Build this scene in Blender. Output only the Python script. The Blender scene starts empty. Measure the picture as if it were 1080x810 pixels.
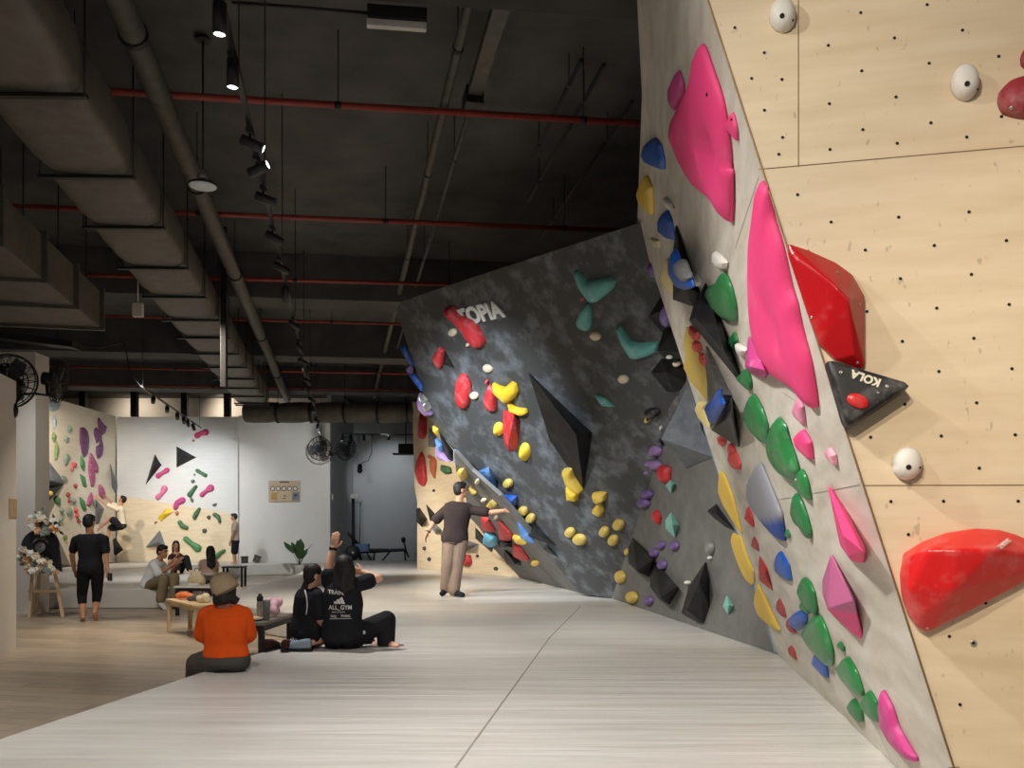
import bpy, bmesh, math, random
from mathutils import Vector, Matrix
from mathutils.bvhtree import BVHTree
random.seed(7)
sc = bpy.context.scene
COL = sc.collection
V = Vector

# ------------------------------------------------------------------ camera
F, CX, HY, CH = 900.0, 540.0, 558.0, 1.40
cam_d = bpy.data.cameras.new('camera'); cam = bpy.data.objects.new('camera', cam_d); COL.objects.link(cam)
cam.location = (0, 0, CH); cam.rotation_euler = (math.pi/2, 0, 0)
cam_d.sensor_width = 36; cam_d.lens = F/1080*36; cam_d.shift_y = (HY-405)/1080
cam_d.clip_end = 200
sc.camera = cam
vs = sc.view_settings
sc.display_settings.display_device = 'sRGB'
vs.view_transform = 'Standard'; vs.look = 'None'; vs.gamma = 1; vs.use_curve_mapping = False; vs.exposure = 0.0
sc.cycles.use_denoising = True
sc.cycles.max_bounces = 6; sc.cycles.diffuse_bounces = 4

def ray(px, py): return V(((px-CX)/F, 1.0, (HY-py)/F))
def at(px, py, Y): return V((0, 0, CH)) + ray(px, py)*Y
def atz(px, py, z):
    d = ray(px, py); return V((0, 0, CH)) + d*((z-CH)/d.z)

CROPS = {'A':(660,0,4.5),'B':(660,160,4.5),'C':(720,320,4.5),'D':(740,460,4.5),'E':(760,600,3.857),'F':(840,0,4.5),
 'G':(820,220,3.115),'H':(880,440,3.24),'K':(400,230,4.5),'L':(400,380,4.5),'M':(420,480,4.5),'N':(600,240,4.5),
 'O':(600,400,4.5),'P':(620,530,4.5),'Q':(0,400,4.5),'R':(0,520,4.5),'S':(140,540,3.6),'T':(230,420,4.5),
 'a':(430,410,6.75),'b':(430,510,6.75),'d':(660,220,7.714),'e':(660,310,7.714),'f':(660,400,7.714),'g':(40,420,9),
 'h':(40,500,9),'i':(140,440,9),'j':(140,510,9),'k':(10,530,9),'l':(0,355,9),'m':(140,565,9),'n':(290,560,5.786),
 'o':(180,590,6.231),'p':(330,500,8.1),'q':(760,440,9),'r':(780,600,9),'U':(0,230,3),'X':(0,0,1)}
def px(spec):
    """'A 1,2 3,4 B 5,6' -> list of photograph pixels"""
    out, c = [], CROPS['X']
    for t in spec.split():
        if t in CROPS: c = CROPS[t]
        else:
            x, y = t.split(','); out.append((float(x)/c[2]+c[0], float(y)/c[2]+c[1]))
    return out

# ------------------------------------------------------------------ materials
def lin(c): return c/12.92 if c <= .04045 else ((c+.055)/1.055)**2.4
def rgb(r, g, b): return (lin(r/255), lin(g/255), lin(b/255), 1)
MATS = {}
def nodes(name):
    m = bpy.data.materials.new(name); m.use_nodes = True
    nt = m.node_tree; b = nt.nodes['Principled BSDF']
    return m, nt, b
def mixcol(nt, fac, a, b):
    mx = nt.nodes.new('ShaderNodeMix'); mx.data_type = 'RGBA'
    nt.links.new(fac, mx.inputs['Factor'])
    for sock, v in (('A', a), ('B', b)):
        s = [i for i in mx.inputs if i.name == sock and i.type == 'RGBA'][0]
        if isinstance(v, tuple): s.default_value = v
        else: nt.links.new(v, s)
    return [o for o in mx.outputs if o.type == 'RGBA'][0]
def noise(nt, scale, vec=(1,1,1), detail=4, rough=.55, coord='Object'):
    tc = nt.nodes.new('ShaderNodeTexCoord'); mp = nt.nodes.new('ShaderNodeMapping'); mp.inputs['Scale'].default_value = vec
    n = nt.nodes.new('ShaderNodeTexNoise'); n.inputs['Scale'].default_value = scale; n.inputs['Detail'].default_value = detail
    n.inputs['Roughness'].default_value = rough
    nt.links.new(tc.outputs[coord], mp.inputs['Vector']); nt.links.new(mp.outputs[0], n.inputs['Vector'])
    return n.outputs['Fac']
def ramp(nt, fac, lo, hi):
    r = nt.nodes.new('ShaderNodeMapRange'); r.inputs['From Min'].default_value = lo; r.inputs['From Max'].default_value = hi
    nt.links.new(fac, r.inputs['Value']); return r.outputs[0]
def bump(nt, b, h, strength=.3, dist=.01):
    n = nt.nodes.new('ShaderNodeBump'); n.inputs['Strength'].default_value = strength; n.inputs['Distance'].default_value = dist
    nt.links.new(h, n.inputs['Height']); nt.links.new(n.outputs[0], b.inputs['Normal'])
def plain(name, col, rough=.6, metal=0, var=.12, scale=9, spec=.4, bmp=0):
    if name in MATS: return MATS[name]
    m, nt, b = nodes(name)
    dk = tuple(c*(1-var) for c in col[:3])+(1,); lt = tuple(min(1, c*(1+var)+.003) for c in col[:3])+(1,)
    f = noise(nt, scale)
    nt.links.new(mixcol(nt, ramp(nt, f, .3, .7), dk, lt), b.inputs['Base Color'])
    b.inputs['Roughness'].default_value = rough; b.inputs['Metallic'].default_value = metal
    b.inputs['Specular IOR Level'].default_value = spec
    if bmp: bump(nt, b, noise(nt, scale*4), .4, bmp)
    MATS[name] = m; return m
def chalky(name, col, chalk=.25, rough=.55, lo=.5, hi=.75, scale=11, white=(.72,.70,.68,1)):
    """coloured resin or paint with rubbed-in chalk dust"""
    if name in MATS: return MATS[name]
    m, nt, b = nodes(name)
    f = ramp(nt, noise(nt, scale, detail=7, rough=.65), lo, hi)
    mul = nt.nodes.new('ShaderNodeMath'); mul.operation = 'MULTIPLY'; mul.inputs[1].default_value = chalk
    nt.links.new(f, mul.inputs[0])
    nt.links.new(mixcol(nt, mul.outputs[0], col, white), b.inputs['Base Color'])
    b.inputs['Roughness'].default_value = rough
    MATS[name] = m; return m
def ply(name, a, b_, stretch, specks=True, wave=.1):
    if name in MATS: return MATS[name]
    m, nt, b = nodes(name)
    f = noise(nt, 3.0, stretch, 6, .6)
    w = nt.nodes.new('ShaderNodeTexWave'); w.inputs['Scale'].default_value = 2.2; w.inputs['Distortion'].default_value = 9
    w.inputs['Detail'].default_value = 3; w.bands_direction = 'Z'
    tc = nt.nodes.new('ShaderNodeTexCoord'); nt.links.new(tc.outputs['Object'], w.inputs['Vector'])
    s = nt.nodes.new('ShaderNodeMath'); s.operation = 'MULTIPLY_ADD'; s.inputs[1].default_value = wave if specks else 0
    nt.links.new(w.outputs['Fac'], s.inputs[0]); nt.links.new(f, s.inputs[2])
    c = mixcol(nt, ramp(nt, s.outputs[0], .35, .8), a, b_)
    if specks:
        sp = ramp(nt, noise(nt, 38, (1,1,.45), 2, .5), .69, .75)
        q = nt.nodes.new('ShaderNodeMath'); q.operation = 'MULTIPLY'; q.inputs[1].default_value = .45; nt.links.new(sp, q.inputs[0])
        c = mixcol(nt, q.outputs[0], c, tuple(x*.35 for x in a[:3])+(1,))
    nt.links.new(c, b.inputs['Base Color']); b.inputs['Roughness'].default_value = .62
    b.inputs['Specular IOR Level'].default_value = .3
    MATS[name] = m; return m
def emis(name, col, st):
    if name in MATS: return MATS[name]
    m, nt, b = nodes(name)
    b.inputs['Base Color'].default_value = col; b.inputs['Emission Color'].default_value = col; b.inputs['Emission Strength'].default_value = st
    MATS[name] = m; return m

M_plyR = ply('birch plywood warm', rgb(226,209,180), rgb(212,192,160), (.6,.6,5))
M_plyL = ply('birch plywood pale', rgb(214,209,197), rgb(180,172,156), (1,.5,2.2))
M_plyC = ply('cream painted ply', rgb(232,224,206), rgb(218,208,188), (.6,.6,4), False)
M_plyW = ply('birch plywood far', rgb(226,208,176), rgb(206,186,152), (.6,.6,4), False)
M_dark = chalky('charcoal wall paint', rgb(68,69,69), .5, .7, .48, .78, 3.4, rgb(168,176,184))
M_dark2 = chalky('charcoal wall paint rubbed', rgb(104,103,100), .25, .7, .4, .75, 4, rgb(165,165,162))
M_vol = chalky('black volume paint', rgb(15,15,16), .10, .62, .45, .8, 6, rgb(150,150,150))
M_volg = chalky('grey volume paint', rgb(98,104,112), .4, .65, .35, .75, 6, rgb(170,172,176))
M_white = plain('white wall paint', rgb(214,210,203), .8, var=.03, scale=2)
M_beige = plain('warm white wall paint', rgb(200,192,178), .85, var=.04, scale=2)
M_grey = plain('grey wall paint', rgb(176,178,178), .85, var=.03, scale=2)
M_ceil = plain('black ceiling paint', rgb(82,80,79), .9, var=.25, scale=1.5)
M_duct = plain('dusty black duct foil', rgb(92,87,80), .55, var=.2, scale=5, bmp=.004)
M_black = plain('matt black metal', rgb(24,24,25), .5, var=.2)
M_blackp = plain('black plastic', rgb(30,30,32), .4, var=.15)
M_pipe = plain('dark painted pipe', rgb(82,78,72), .55, var=.18)
M_redpipe = plain('red sprinkler pipe paint', rgb(140,52,44), .5, var=.15)
M_bolt = plain('zinc bolt', rgb(190,190,188), .35, .8)
M_hole = plain('dark bolt hole', rgb(28,25,22), .8)
M_edge = plain('blue grey edge paint', rgb(120,140,152), .6)

# mat canvas
m, nt, b = nodes('pale canvas mat cover')
f = noise(nt, 1.3, (.5, 2.4, 1), 5, .6)
nt.links.new(mixcol(nt, ramp(nt, f, .3, .75), rgb(216,214,208), rgb(192,189,181)), b.inputs['Base Color'])
b.inputs['Roughness'].default_value = .36
wr = noise(nt, 2.2, (.35, 4.5, 1), 3, .5)
bump(nt, b, wr, .55, .03)
M_mat = m
# timber-look floor planks
m, nt, b = nodes('brown timber look floor')
br = nt.nodes.new('ShaderNodeTexBrick'); tc = nt.nodes.new('ShaderNodeTexCoord'); mp = nt.nodes.new('ShaderNodeMapping')
mp.inputs['Rotation'].default_value = (0, 0, math.radians(12)); nt.links.new(tc.outputs['Object'], mp.inputs['Vector']); nt.links.new(mp.outputs[0], br.inputs['Vector'])
br.inputs['Scale'].default_value = 1; br.inputs['Brick Width'].default_value = 1.2; br.inputs['Row Height'].default_value = .18
br.inputs['Mortar Size'].default_value = .003; br.inputs['Color1'].default_value = rgb(182,166,146); br.inputs['Color2'].default_value = rgb(150,136,118); br.inputs['Mortar'].default_value = rgb(70,60,52)
g = noise(nt, 6, (.6, 8, 1), 5, .6)
nt.links.new(mixcol(nt, ramp(nt, g, .45, .8), br.outputs['Color'], rgb(198,182,160)), b.inputs['Base Color'])
b.inputs['Roughness'].default_value = .36
M_floor = m

# ------------------------------------------------------------------ object helpers
ORI = {}
def link(o, parent=None, loc=None):
    COL.objects.link(o)
    if parent is not None: o.parent = parent
    return o
def setp(o, label=None, cat=None, group=None, kind=None):
    if label: o['label'] = label
    if cat: o['category'] = cat
    if group: o['group'] = group
    if kind: o['kind'] = kind
    return o
def empty(name, loc, label, cat, group=None):
    o = bpy.data.objects.new(name, None); COL.objects.link(o); o.location = loc; o.empty_display_size = .1
    ORI[o] = V(loc); return setp(o, label, cat, group)
def mesh_obj(name, bm, mat, parent=None, smooth=False, keep=False):
    """bm in world coordinates; the object gets its origin at its own centre (or its parent's)"""
    if parent is not None: org = ORI[parent]
    else:
        n = max(1, len(bm.verts)); org = sum((v.co for v in bm.verts), V())/n
    me = bpy.data.meshes.new(name)
    bmesh.ops.translate(bm, verts=bm.verts, vec=-org)
    bm.to_mesh(me); bm.free()
    if smooth:
        me.polygons.foreach_set('use_smooth', [True]*len(me.polygons))
    if not isinstance(mat, (list, tuple)): mat = [mat]
    for mm in mat: me.materials.append(mm)
    o = bpy.data.objects.new(name, me); COL.objects.link(o)
    if parent is not None: o.parent = parent
    else: o.location = org
    ORI[o] = org
    return o
def newbm(): return bmesh.new()
def polyf(bm, pts, mi=0):
    f = bm.faces.new([bm.verts.new(p) for p in pts]); f.material_index = mi; return f
def addbox(bm, lo, hi, M=None, mi=0):
    vsx = [bm.verts.new((M @ V((x,y,z))) if M else V((x,y,z))) for x in (lo[0],hi[0]) for y in (lo[1],hi[1]) for z in (lo[2],hi[2])]
    for q in ((0,1,3,2),(4,6,7,5),(0,4,5,1),(2,3,7,6),(0,2,6,4),(1,5,7,3)):
        f = bm.faces.new([vsx[i] for i in q]); f.material_index = mi
    return vsx
def bevel(bm, off, seg=2):
    bmesh.ops.bevel(bm, geom=[e for e in bm.edges], offset=off, segments=seg, profile=.6, affect='EDGES', clamp_overlap=True)
def frame(d):
    d = d.normalized(); a = V((0,0,1)) if abs(d.z) < .9 else V((1,0,0))
    x = d.cross(a).normalized(); y = x.cross(d).normalized(); return x, y
def tube(bm, pts, r, n=10, mi=0, caps=True):
    rings = []; rs = r if isinstance(r, (list, tuple)) else [r]*len(pts)
    pts = [V(p) for p in pts]; X = None
    for k, p in enumerate(pts):
        d = (pts[min(k+1, len(pts)-1)]-pts[max(k-1, 0)]).normalized()
        if X is None: X, _ = frame(d)
        X = (X - d*X.dot(d)).normalized(); Yv = d.cross(X)
        rings.append([bm.verts.new(p+(X*math.cos(2*math.pi*i/n)+Yv*math.sin(2*math.pi*i/n))*rs[k]) for i in range(n)])
    for a, b_ in zip(rings, rings[1:]):
        for i in range(n):
            f = bm.faces.new((a[i], a[(i+1)%n], b_[(i+1)%n], b_[i])); f.material_index = mi; f.smooth = True
    if caps:
        bm.faces.new(rings[0][::-1]).material_index = mi; bm.faces.new(rings[-1]).material_index = mi
    return rings
def lathe(bm, prof, org, axis, n=20, mi=0):
    """prof: list of (radius, height along axis)"""
    axis = V(axis).normalized(); X, Yv = frame(axis); rings = []
    for r, h in prof:
        c = V(org)+axis*h
        rings.append([bm.verts.new(c+(X*math.cos(2*math.pi*i/n)+Yv*math.sin(2*math.pi*i/n))*max(r, 1e-4)) for i in range(n)])
    for a, b_ in zip(rings, rings[1:]):
        for i in range(n):
            f = bm.faces.new((a[i], a[(i+1)%n], b_[(i+1)%n], b_[i])); f.material_index = mi; f.smooth = True
    bm.faces.new(rings[0][::-1]).material_index = mi; bm.faces.new(rings[-1]).material_index = mi
def ell(bm, c, rx, ry, rz, M=None, seg=14, mi=0):
    R = (M.to_4x4() if M else Matrix.Identity(4))
    r = bmesh.ops.create_uvsphere(bm, u_segments=seg, v_segments=max(6, seg*2//3), radius=1, matrix=Matrix.Translation(V(c)) @ R @ Matrix.Diagonal((rx, ry, rz, 1)))
    for v in r['verts']:
        for f in v.link_faces: f.smooth = True; f.material_index = mi
def prism(name, poly, z0, z1, mat, parent=None, bev=0):
    bm = newbm(); lo = [bm.verts.new((x,y,z0)) for x,y in poly]; hi = [bm.verts.new((x,y,z1)) for x,y in poly]
    n = len(poly); bm.faces.new(lo[::-1]); bm.faces.new(hi)
    for i in range(n): bm.faces.new((lo[i], lo[(i+1)%n], hi[(i+1)%n], hi[i]))
    bmesh.ops.recalc_face_normals(bm, faces=bm.faces)
    if bev: bevel(bm, bev, 3)
    return mesh_obj(name, bm, mat, parent)
def slab(name, poly, thick, mat, away):
    """a panel: polygon of world points, thickened on the side away from the room"""
    bm = newbm(); t = V(away).normalized()*thick
    a = [bm.verts.new(p) for p in poly]; b_ = [bm.verts.new(V(p)+t) for p in poly]; n = len(poly)
    bm.faces.new(a); bm.faces.new(b_[::-1])
    for i in range(n): bm.faces.new((a[i], b_[i], b_[(i+1)%n], a[(i+1)%n]))
    bmesh.ops.recalc_face_normals(bm, faces=bm.faces)
    return mesh_obj(name, bm, mat)
def boxobj(name, lo, hi, mat, parent=None, rotz=0, bev=0):
    bm = newbm(); c = (V(lo)+V(hi))/2; M = Matrix.Translation(c) @ Matrix.Rotation(rotz, 4, 'Z') @ Matrix.Translation(-c)
    addbox(bm, lo, hi, M)
    if bev: bevel(bm, bev)
    return mesh_obj(name, bm, mat, parent)

class Plane:
    def __init__(s, P, a, b_):
        """through P with in-plane directions a, b_; the normal looks to the camera"""
        s.P = V(P); s.u = V(a).normalized(); n = s.u.cross(V(b_)).normalized()
        if n.dot(V((0,0,CH))-s.P) < 0: n = -n
        s.n = n; s.v = n.cross(s.u)
    def hit(s, p, off=0):
        d = ray(*p); o = V((0,0,CH)); t = ((s.P+s.n*off-o).dot(s.n))/d.dot(s.n); return o+d*t
    def foot(s, w, off=0):
        return w - s.n*((w-s.P).dot(s.n)-off)
# ------------------------------------------------------------------ the hall
AX = V((-.199, 1, 0)).normalized()         # the long direction of ducts, tracks and pipes
TR = V((8.3, 1, 0)).normalized()           # the cross direction
ZM = .35; ZMAT = .347                       # foot of the walls, mat top
fl = prism('floor', [(-22,-3),(8,-3),(8,34),(-22,34)], -.1, 0, M_floor); setp(fl, 'brown timber look plank floor', None, None, 'structure')
ce = prism('ceiling', [(-22,-3),(8,-3),(8,34),(-22,34)], 6.0, 6.1, M_ceil); setp(ce, 'black painted ceiling slab', None, None, 'structure')

mat_main = prism('crash_mat', [(-3.4,-2.5),(3.4,-2.5),(3.4,12),(2.6,17),(.8,19.5),(-2.2,24),(-2.6,28.5),(-5.7,28.5),(-5.7,26.9),(-6.3,26.9),(-5.1,20.5),(-4.66,14.5),(-4.75,12.75),(-2.05,10.1),(-2.1,7.7),(-2.32,6.14),(-2.6,4.2)], 0.004, ZMAT, M_mat, None, .03)
setp(mat_main, 'long pale canvas crash mat running under the dark overhanging wall', 'crash mat')
bm = newbm()
for p, q in (((480,810),(580,672)),((580,672),(612,640))):
    a, b_ = atz(*p, ZMAT+.001), atz(*q, ZMAT+.001); s = V((.006,0,0)); polyf(bm, (a-s, a+s, b_+s, b_-s))
mesh_obj('seam', bm, plain('mat seam thread', rgb(150,144,132), .8), mat_main)
for p, q in (((420,640),(640,634)),((400,611),(548,611))):
    a, b_ = atz(*p, ZMAT+.001), atz(*q, ZMAT+.001); s = V((0,.008,0)); bm = newbm(); polyf(bm, (a-s, b_-s, b_+s, a+s)); mesh_obj('seam', bm, plain('mat seam thread', rgb(150,144,132), .8), mat_main)
mat_left = prism('crash_mat', [(-11.8,15),(-5.75,15),(-8.15,25.5),(-6.45,26.3),(-6.45,26.9),(-12.3,26.9),(-12.35,23.2)], 0.004, ZMAT, M_mat, None, .03)
setp(mat_left, 'pale canvas crash mat under the far wall of pink and green holds', 'crash mat')

# --- near plywood wall (faces the camera), leaning back a little
A = V((1.54, 2.8, ZM))
hR = V((4.49, -1, 0)).normalized(); backR = V((1, 4.49, 0)).normalized()
sl = math.radians(5); upR = V((0,0,1))*math.cos(sl) + backR*math.sin(sl)
PR = Plane(A, hR, upR)
Bt = PR.hit((748, 0)); dAB = Bt-A
Btop = A + dAB*((4.6-ZM)/dAB.z)
wr_ = slab('wall_right', [A, A+hR*4.2, Btop+hR*4.9, Btop], .12, M_plyR, backR); setp(wr_, 'warm birch plywood climbing wall facing the mat, carrying big red holds', 'climbing wall', None, 'structure')
# --- near pale wall (overhangs, seen at a slant): two facets
Cb = atz(820, 690, ZM); FB = atz(890, 755, ZM)
PL2 = Plane(A, FB-A, dAB)
d = ray(677, 100)
FT = PL2.hit((677, 100)); TRp = at(672, 235, 8.3)
dlt = FT-Btop; FTb = FT
PL3 = Plane(FB, Cb-FB, FT-FB)
E3 = PL3.hit((672, 235))
wl_ = slab('wall_slanted', [A, FB, FT, Btop], .1, M_plyL, V((1,0,.2))); setp(wl_, 'pale overhanging plywood climbing wall with pink fins, nearest part', 'climbing wall', None, 'structure')
wl2 = slab('wall_slanted_far', [FB, Cb, E3, FT], .1, M_plyL, V((1,0,.2))); setp(wl2, 'pale plywood climbing wall facet lined with yellow and blue holds', 'climbing wall', None, 'structure')
# --- dark overhanging walls
TLg = at(417, 322, 12.0); TRg = at(675, 235, 8.6); Bg = atz(645, 631, ZM)
PG1 = Plane(TLg, TRg-TLg, Bg-TRg)
g1 = [PG1.hit(p) for p in ((417,326),(424,318),(470,302),(675,235),(712,223),(760,300),(790,380),(741,440),(711,462),(668,569),(648,632),(611,625),(588,597),(545,544),(527,523),(497,496),(479,475),(463,456),(454,440),(437,385))]
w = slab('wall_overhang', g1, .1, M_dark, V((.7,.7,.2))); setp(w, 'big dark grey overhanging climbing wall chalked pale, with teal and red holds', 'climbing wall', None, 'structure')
PG2 = Plane(Bg, Cb-Bg, PG1.hit((728,380))-Bg)
g2 = [Bg, Cb, PG2.hit((830,560)), PG2.hit((820,400)), PG2.hit((735,372)), PG2.hit((698,455)), PG2.hit((657,569))]
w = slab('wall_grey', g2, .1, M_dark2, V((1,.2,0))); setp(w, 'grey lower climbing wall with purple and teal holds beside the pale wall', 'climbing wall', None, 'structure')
b0, b1 = atz(611, 625, ZM), atz(548, 609, ZM)
PG0 = Plane(b0, b1-b0, PG1.hit((478,487))-b0)
g0 = [PG0.hit(p) for p in ((611,625),(588,597),(545,544),(527,523),(497,496),(479,476),(481,497),(489,512),(495,545),(505,556),(522,580),(548,609))]
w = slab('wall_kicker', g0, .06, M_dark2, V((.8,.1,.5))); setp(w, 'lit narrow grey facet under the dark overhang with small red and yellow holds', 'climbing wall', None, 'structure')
# --- plywood wall behind the overhang
w0 = atz(440, 600, ZM); w1 = atz(548, 609, ZM)
PW = Plane(w0, w1-w0, V((0,0,1)))
gw = [PW.hit(p) for p in ((435,424),(437,512),(440,530),(440,600),(549,609),(566,575),(540,424))]
w = slab('wall_far_plywood', gw, .1, M_plyW, V((.5,1,0))); setp(w, 'plywood climbing wall seen behind the dark overhang, with long red holds', 'climbing wall', None, 'structure')

# --- far walls on the left
PLW = Plane((-12.5, 23, ZM), (-.012,1,0), (0,0,1)); PBW = Plane((-12.6, 27, ZM), (1,-.008,0), (0,0,1))
w = slab('wall_left_far', [V((x,y,z)) for x,y,z in ((-12.4994,22.95,ZM),(-12.548,27,ZM),(-12.548,27,4.97),(-12.4994,22.95,4.97))], .14, M_plyC, V((-1,0,0))); setp(w, 'plywood climbing wall with purple holds at the far corner', 'climbing wall', None, 'structure')
M_plyU = ply('pale grey ply', rgb(214,212,206), rgb(202,200,194), (.6,.6,4), False)  # paler grey tone for the wall front above a slanting line
w = slab('wall_back_plywood', [V((x,y,z)) for x,y,z in ((-12.5,26.9992,ZM),(-8.72,26.969,ZM),(-8.72,26.969,4.95),(-12.5,26.9992,4.95))], .1, M_plyW, V((0,1,0))); w.data.materials.append(M_plyU)
bm = newbm(); bm.from_mesh(w.data); fr_ = max(bm.faces, key=lambda f: f.calc_area() if f.normal.y < -.5 or True else 0)
fr_ = [f for f in bm.faces if abs(f.normal.y) > .9 and (f.calc_center_median().y+w.location.y) < 27.02][0]
q0_, q1_ = PBW.hit((116,521)), PBW.hit((249,542)); nn_ = (q1_-q0_).cross(V((0,1,0))).normalized()
bmesh.ops.bisect_plane(bm, geom=[fr_]+list(fr_.edges)+list(fr_.verts), plane_co=q0_-w.location, plane_no=nn_)
for f in bm.faces:
    if abs(f.normal.y) > .9 and (f.calc_center_median().y+w.location.y) < 27.02 and f.calc_center_median().z+w.location.z > 2.35: f.material_index = 1
bm.to_mesh(w.data); bm.free()
setp(w, 'far plywood climbing wall with pink and green holds', 'climbing wall', None, 'structure')
bm = newbm(); addbox(bm, (-8.715,26.94,ZM), (-8.66,27.1,4.95)); w = mesh_obj('trim_1', bm, M_white); setp(w, 'white edge strip of the far plywood wall', None, None, 'structure')
w = boxobj('wall_back', (-8.66,27.02,0), (-5.76,27.2,5.0), M_white); setp(w, 'white far wall with poster', None, None, 'structure')
w = boxobj('wall_recess_side', (-5.9,27.2,0), (-5.76,31,5.9), M_grey); setp(w, None, None, None, 'structure')
w = boxobj('wall_recess', (-5.76,31,0), (6,31.2,6.0), M_grey); setp(w, 'grey wall of the training corner', None, None, 'structure')
w = boxobj('wall_upper_back', (-22,30,0), (-5.9,30.2,6.0), M_beige); setp(w, None, None, None, 'structure')
# partition and pillar on the left
pe = V((-5.81, 10, 0)); dd = V((.23,-.95,0)).normalized(); side = V((-.95,-.23,0)).normalized()
pts = [pe, pe+dd*6, pe+dd*6+side*.2, pe+side*.2]
w = prism('wall_left', [(p.x,p.y) for p in pts], 0, 3.13, M_white); setp(w, 'white partition wall at the near left edge', None, None, 'structure')
w = boxobj('pillar', (-8.45,14.0,0), (-7.82,14.42,4.3), M_white); setp(w, 'white pillar behind the flower easel', None, None, 'structure')
w = boxobj('wall_side_near', (-22,34,0), (8,34.1,6), M_grey); setp(w, None, None, None, 'structure')
# outer side wall on the right behind the climbing walls
w = boxobj('wall_outer_right', (7.0,-3,0), (7.1,34,6), M_ceil); setp(w, None, None, None, 'structure')
w = boxobj('wall_outer_left', (-18,-3,0), (-17.9,34,6), M_beige); setp(w, None, None, None, 'structure')

# --- bolt holes in the near plywood wall, panel joints
holes = px('A 517,131 657,250 597,372 741,377 658,523 744,652 726,732 961,215 966,492 969,709 B 815,204 F 310,336 315,615 305,60 465,180 472,460 478,680 620,22 630,300 638,583 788,143 960,267 808,650 973,553 G 176,44 398,28 629,11 100,140 288,136 515,121 752,105 404,230 637,216 294,338 523,327 761,315 410,436 645,426 530,535 770,526 418,643 654,638 306,751 538,747 781,743 H 495,174 193,288 373,287 628,287 253,401 517,635 393,749 E 974,552')
hm = None
for p in holes:
    q = PR.hit(p, .0012)
    if hm is None:
        bm = newbm(); lathe(bm, [(.0035,-.001),(.0055,0),(.0055,.0010),(.0042,.0013),(.0035,.0004),(.001,.0004)], q, PR.n, 12)
        hm = mesh_obj('bolt_hole', bm, M_hole, wr_); hq = q
    else:
        o = hm.copy(); COL.objects.link(o); o.parent = wr_; o.location = hm.location + (q-hq)
for spec in ('X 842,0 842,176', 'X 800,178.5 1080,154', 'X 911,512 1080,511.6', 'X 1000,810 1012,809'):
    p, q = px(spec); a, b_ = PR.hit(p, .0012), PR.hit(q, .0012); s = (b_-a).cross(PR.n).normalized()*.0016
    bm = newbm(); polyf(bm, (a-s, a+s, b_+s, b_-s)); bmesh.ops.recalc_face_normals(bm, faces=bm.faces)
    mesh_obj('panel_joint', bm, plain('panel joint brown', rgb(120,98,70), .9), wr_)  # thin brown strip marking the joint between panels
a, b_ = A+PL2.n*.004, Btop+PL2.n*.004
bm = newbm(); tube(bm, [a, b_], .0035, 6); mesh_obj('trim_2', bm, plain('raw plywood edge', rgb(150,122,86), .8)); bpy.data.objects['trim_2']['kind'] = 'structure'
for spec in ('X 800,187 775,262', 'X 940,800 812,540 748,330', 'D 750,232 380,300 160,335', 'C 560,480 470,420'):
    P_ = px(spec); bm = newbm()
    for p, q in zip(P_, P_[1:]):
        a, b_ = PL2.hit(p, .0012), PL2.hit(q, .0012); s = (b_-a).cross(PL2.n).normalized()*.0016; polyf(bm, (a-s, a+s, b_+s, b_-s))
    mesh_obj('panel_joint', bm, plain('panel joint grey', rgb(140,128,110), .9), wl_)

bm = newbm(); a, b_ = Cb+V((-.012,.012,.01)), PL3.hit((742,450)); e_ = (b_-a).normalized(); o_ = e_.cross(PL3.n).normalized()
if o_.y < 0: o_ = -o_
pts_ = [a+o_*.002+PL3.n*.003, a+o_*.05+PL3.n*.003, b_+o_*.05+PL3.n*.003, b_+o_*.002+PL3.n*.003]
polyf(bm, pts_); r_ = bmesh.ops.extrude_face_region(bm, geom=bm.faces[:]); bmesh.ops.translate(bm, verts=[v for v in r_['geom'] if isinstance(v, bmesh.types.BMVert)], vec=-PL3.n*.09); bmesh.ops.recalc_face_normals(bm, faces=bm.faces)
w = mesh_obj('trim_3', bm, M_edge); setp(w, 'blue grey edge strip of the pale slanted wall', None, None, 'structure')
# ------------------------------------------------------------------ climbing holds
def resample(pts, n):
    """closed Catmull-Rom through the 2-D points, n samples"""
    m = len(pts); per = max(2, n//m); out = []
    for i in range(m):
        p0, p1, p2, p3 = pts[i-1], pts[i], pts[(i+1)%m], pts[(i+2)%m]
        def cut(a, b_): return (b_[0]-a[0], b_[1]-a[1])
        t1 = cut(p0, p2); t2 = cut(p1, p3)
        L = math.hypot(p2[0]-p1[0], p2[1]-p1[1])
        def lim(t):
            l = math.hypot(*t); k = min(.5, .55*L/l) if l > 0 else 0
            return (t[0]*k, t[1]*k)
        t1, t2 = lim(t1), lim(t2)
        def turn(a, b_, c):
            u = (b_[0]-a[0], b_[1]-a[1]); w = (c[0]-b_[0], c[1]-b_[1]); return abs(math.atan2(u[0]*w[1]-u[1]*w[0], u[0]*w[0]+u[1]*w[1]))
        if turn(p0, p1, p2) > 1.15: t1 = (t1[0]*.12, t1[1]*.12)
        if turn(p1, p2, p3) > 1.15: t2 = (t2[0]*.12, t2[1]*.12)
        for j in range(per):
            t = j/per; h00 = 2*t**3-3*t*t+1; h10 = t**3-2*t*t+t; h01 = -2*t**3+3*t*t; h11 = t**3-t*t
            out.append(tuple(h00*p1[k]+h10*t1[k]+h01*p2[k]+h11*t2[k] for k in (0,1)))
    return out
def to_uv(pl, pts, off):
    r = []
    for p in pts:
        w = pl.hit(p, off)-pl.P; r.append((w.dot(pl.u), w.dot(pl.v)))
    return r
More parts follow.
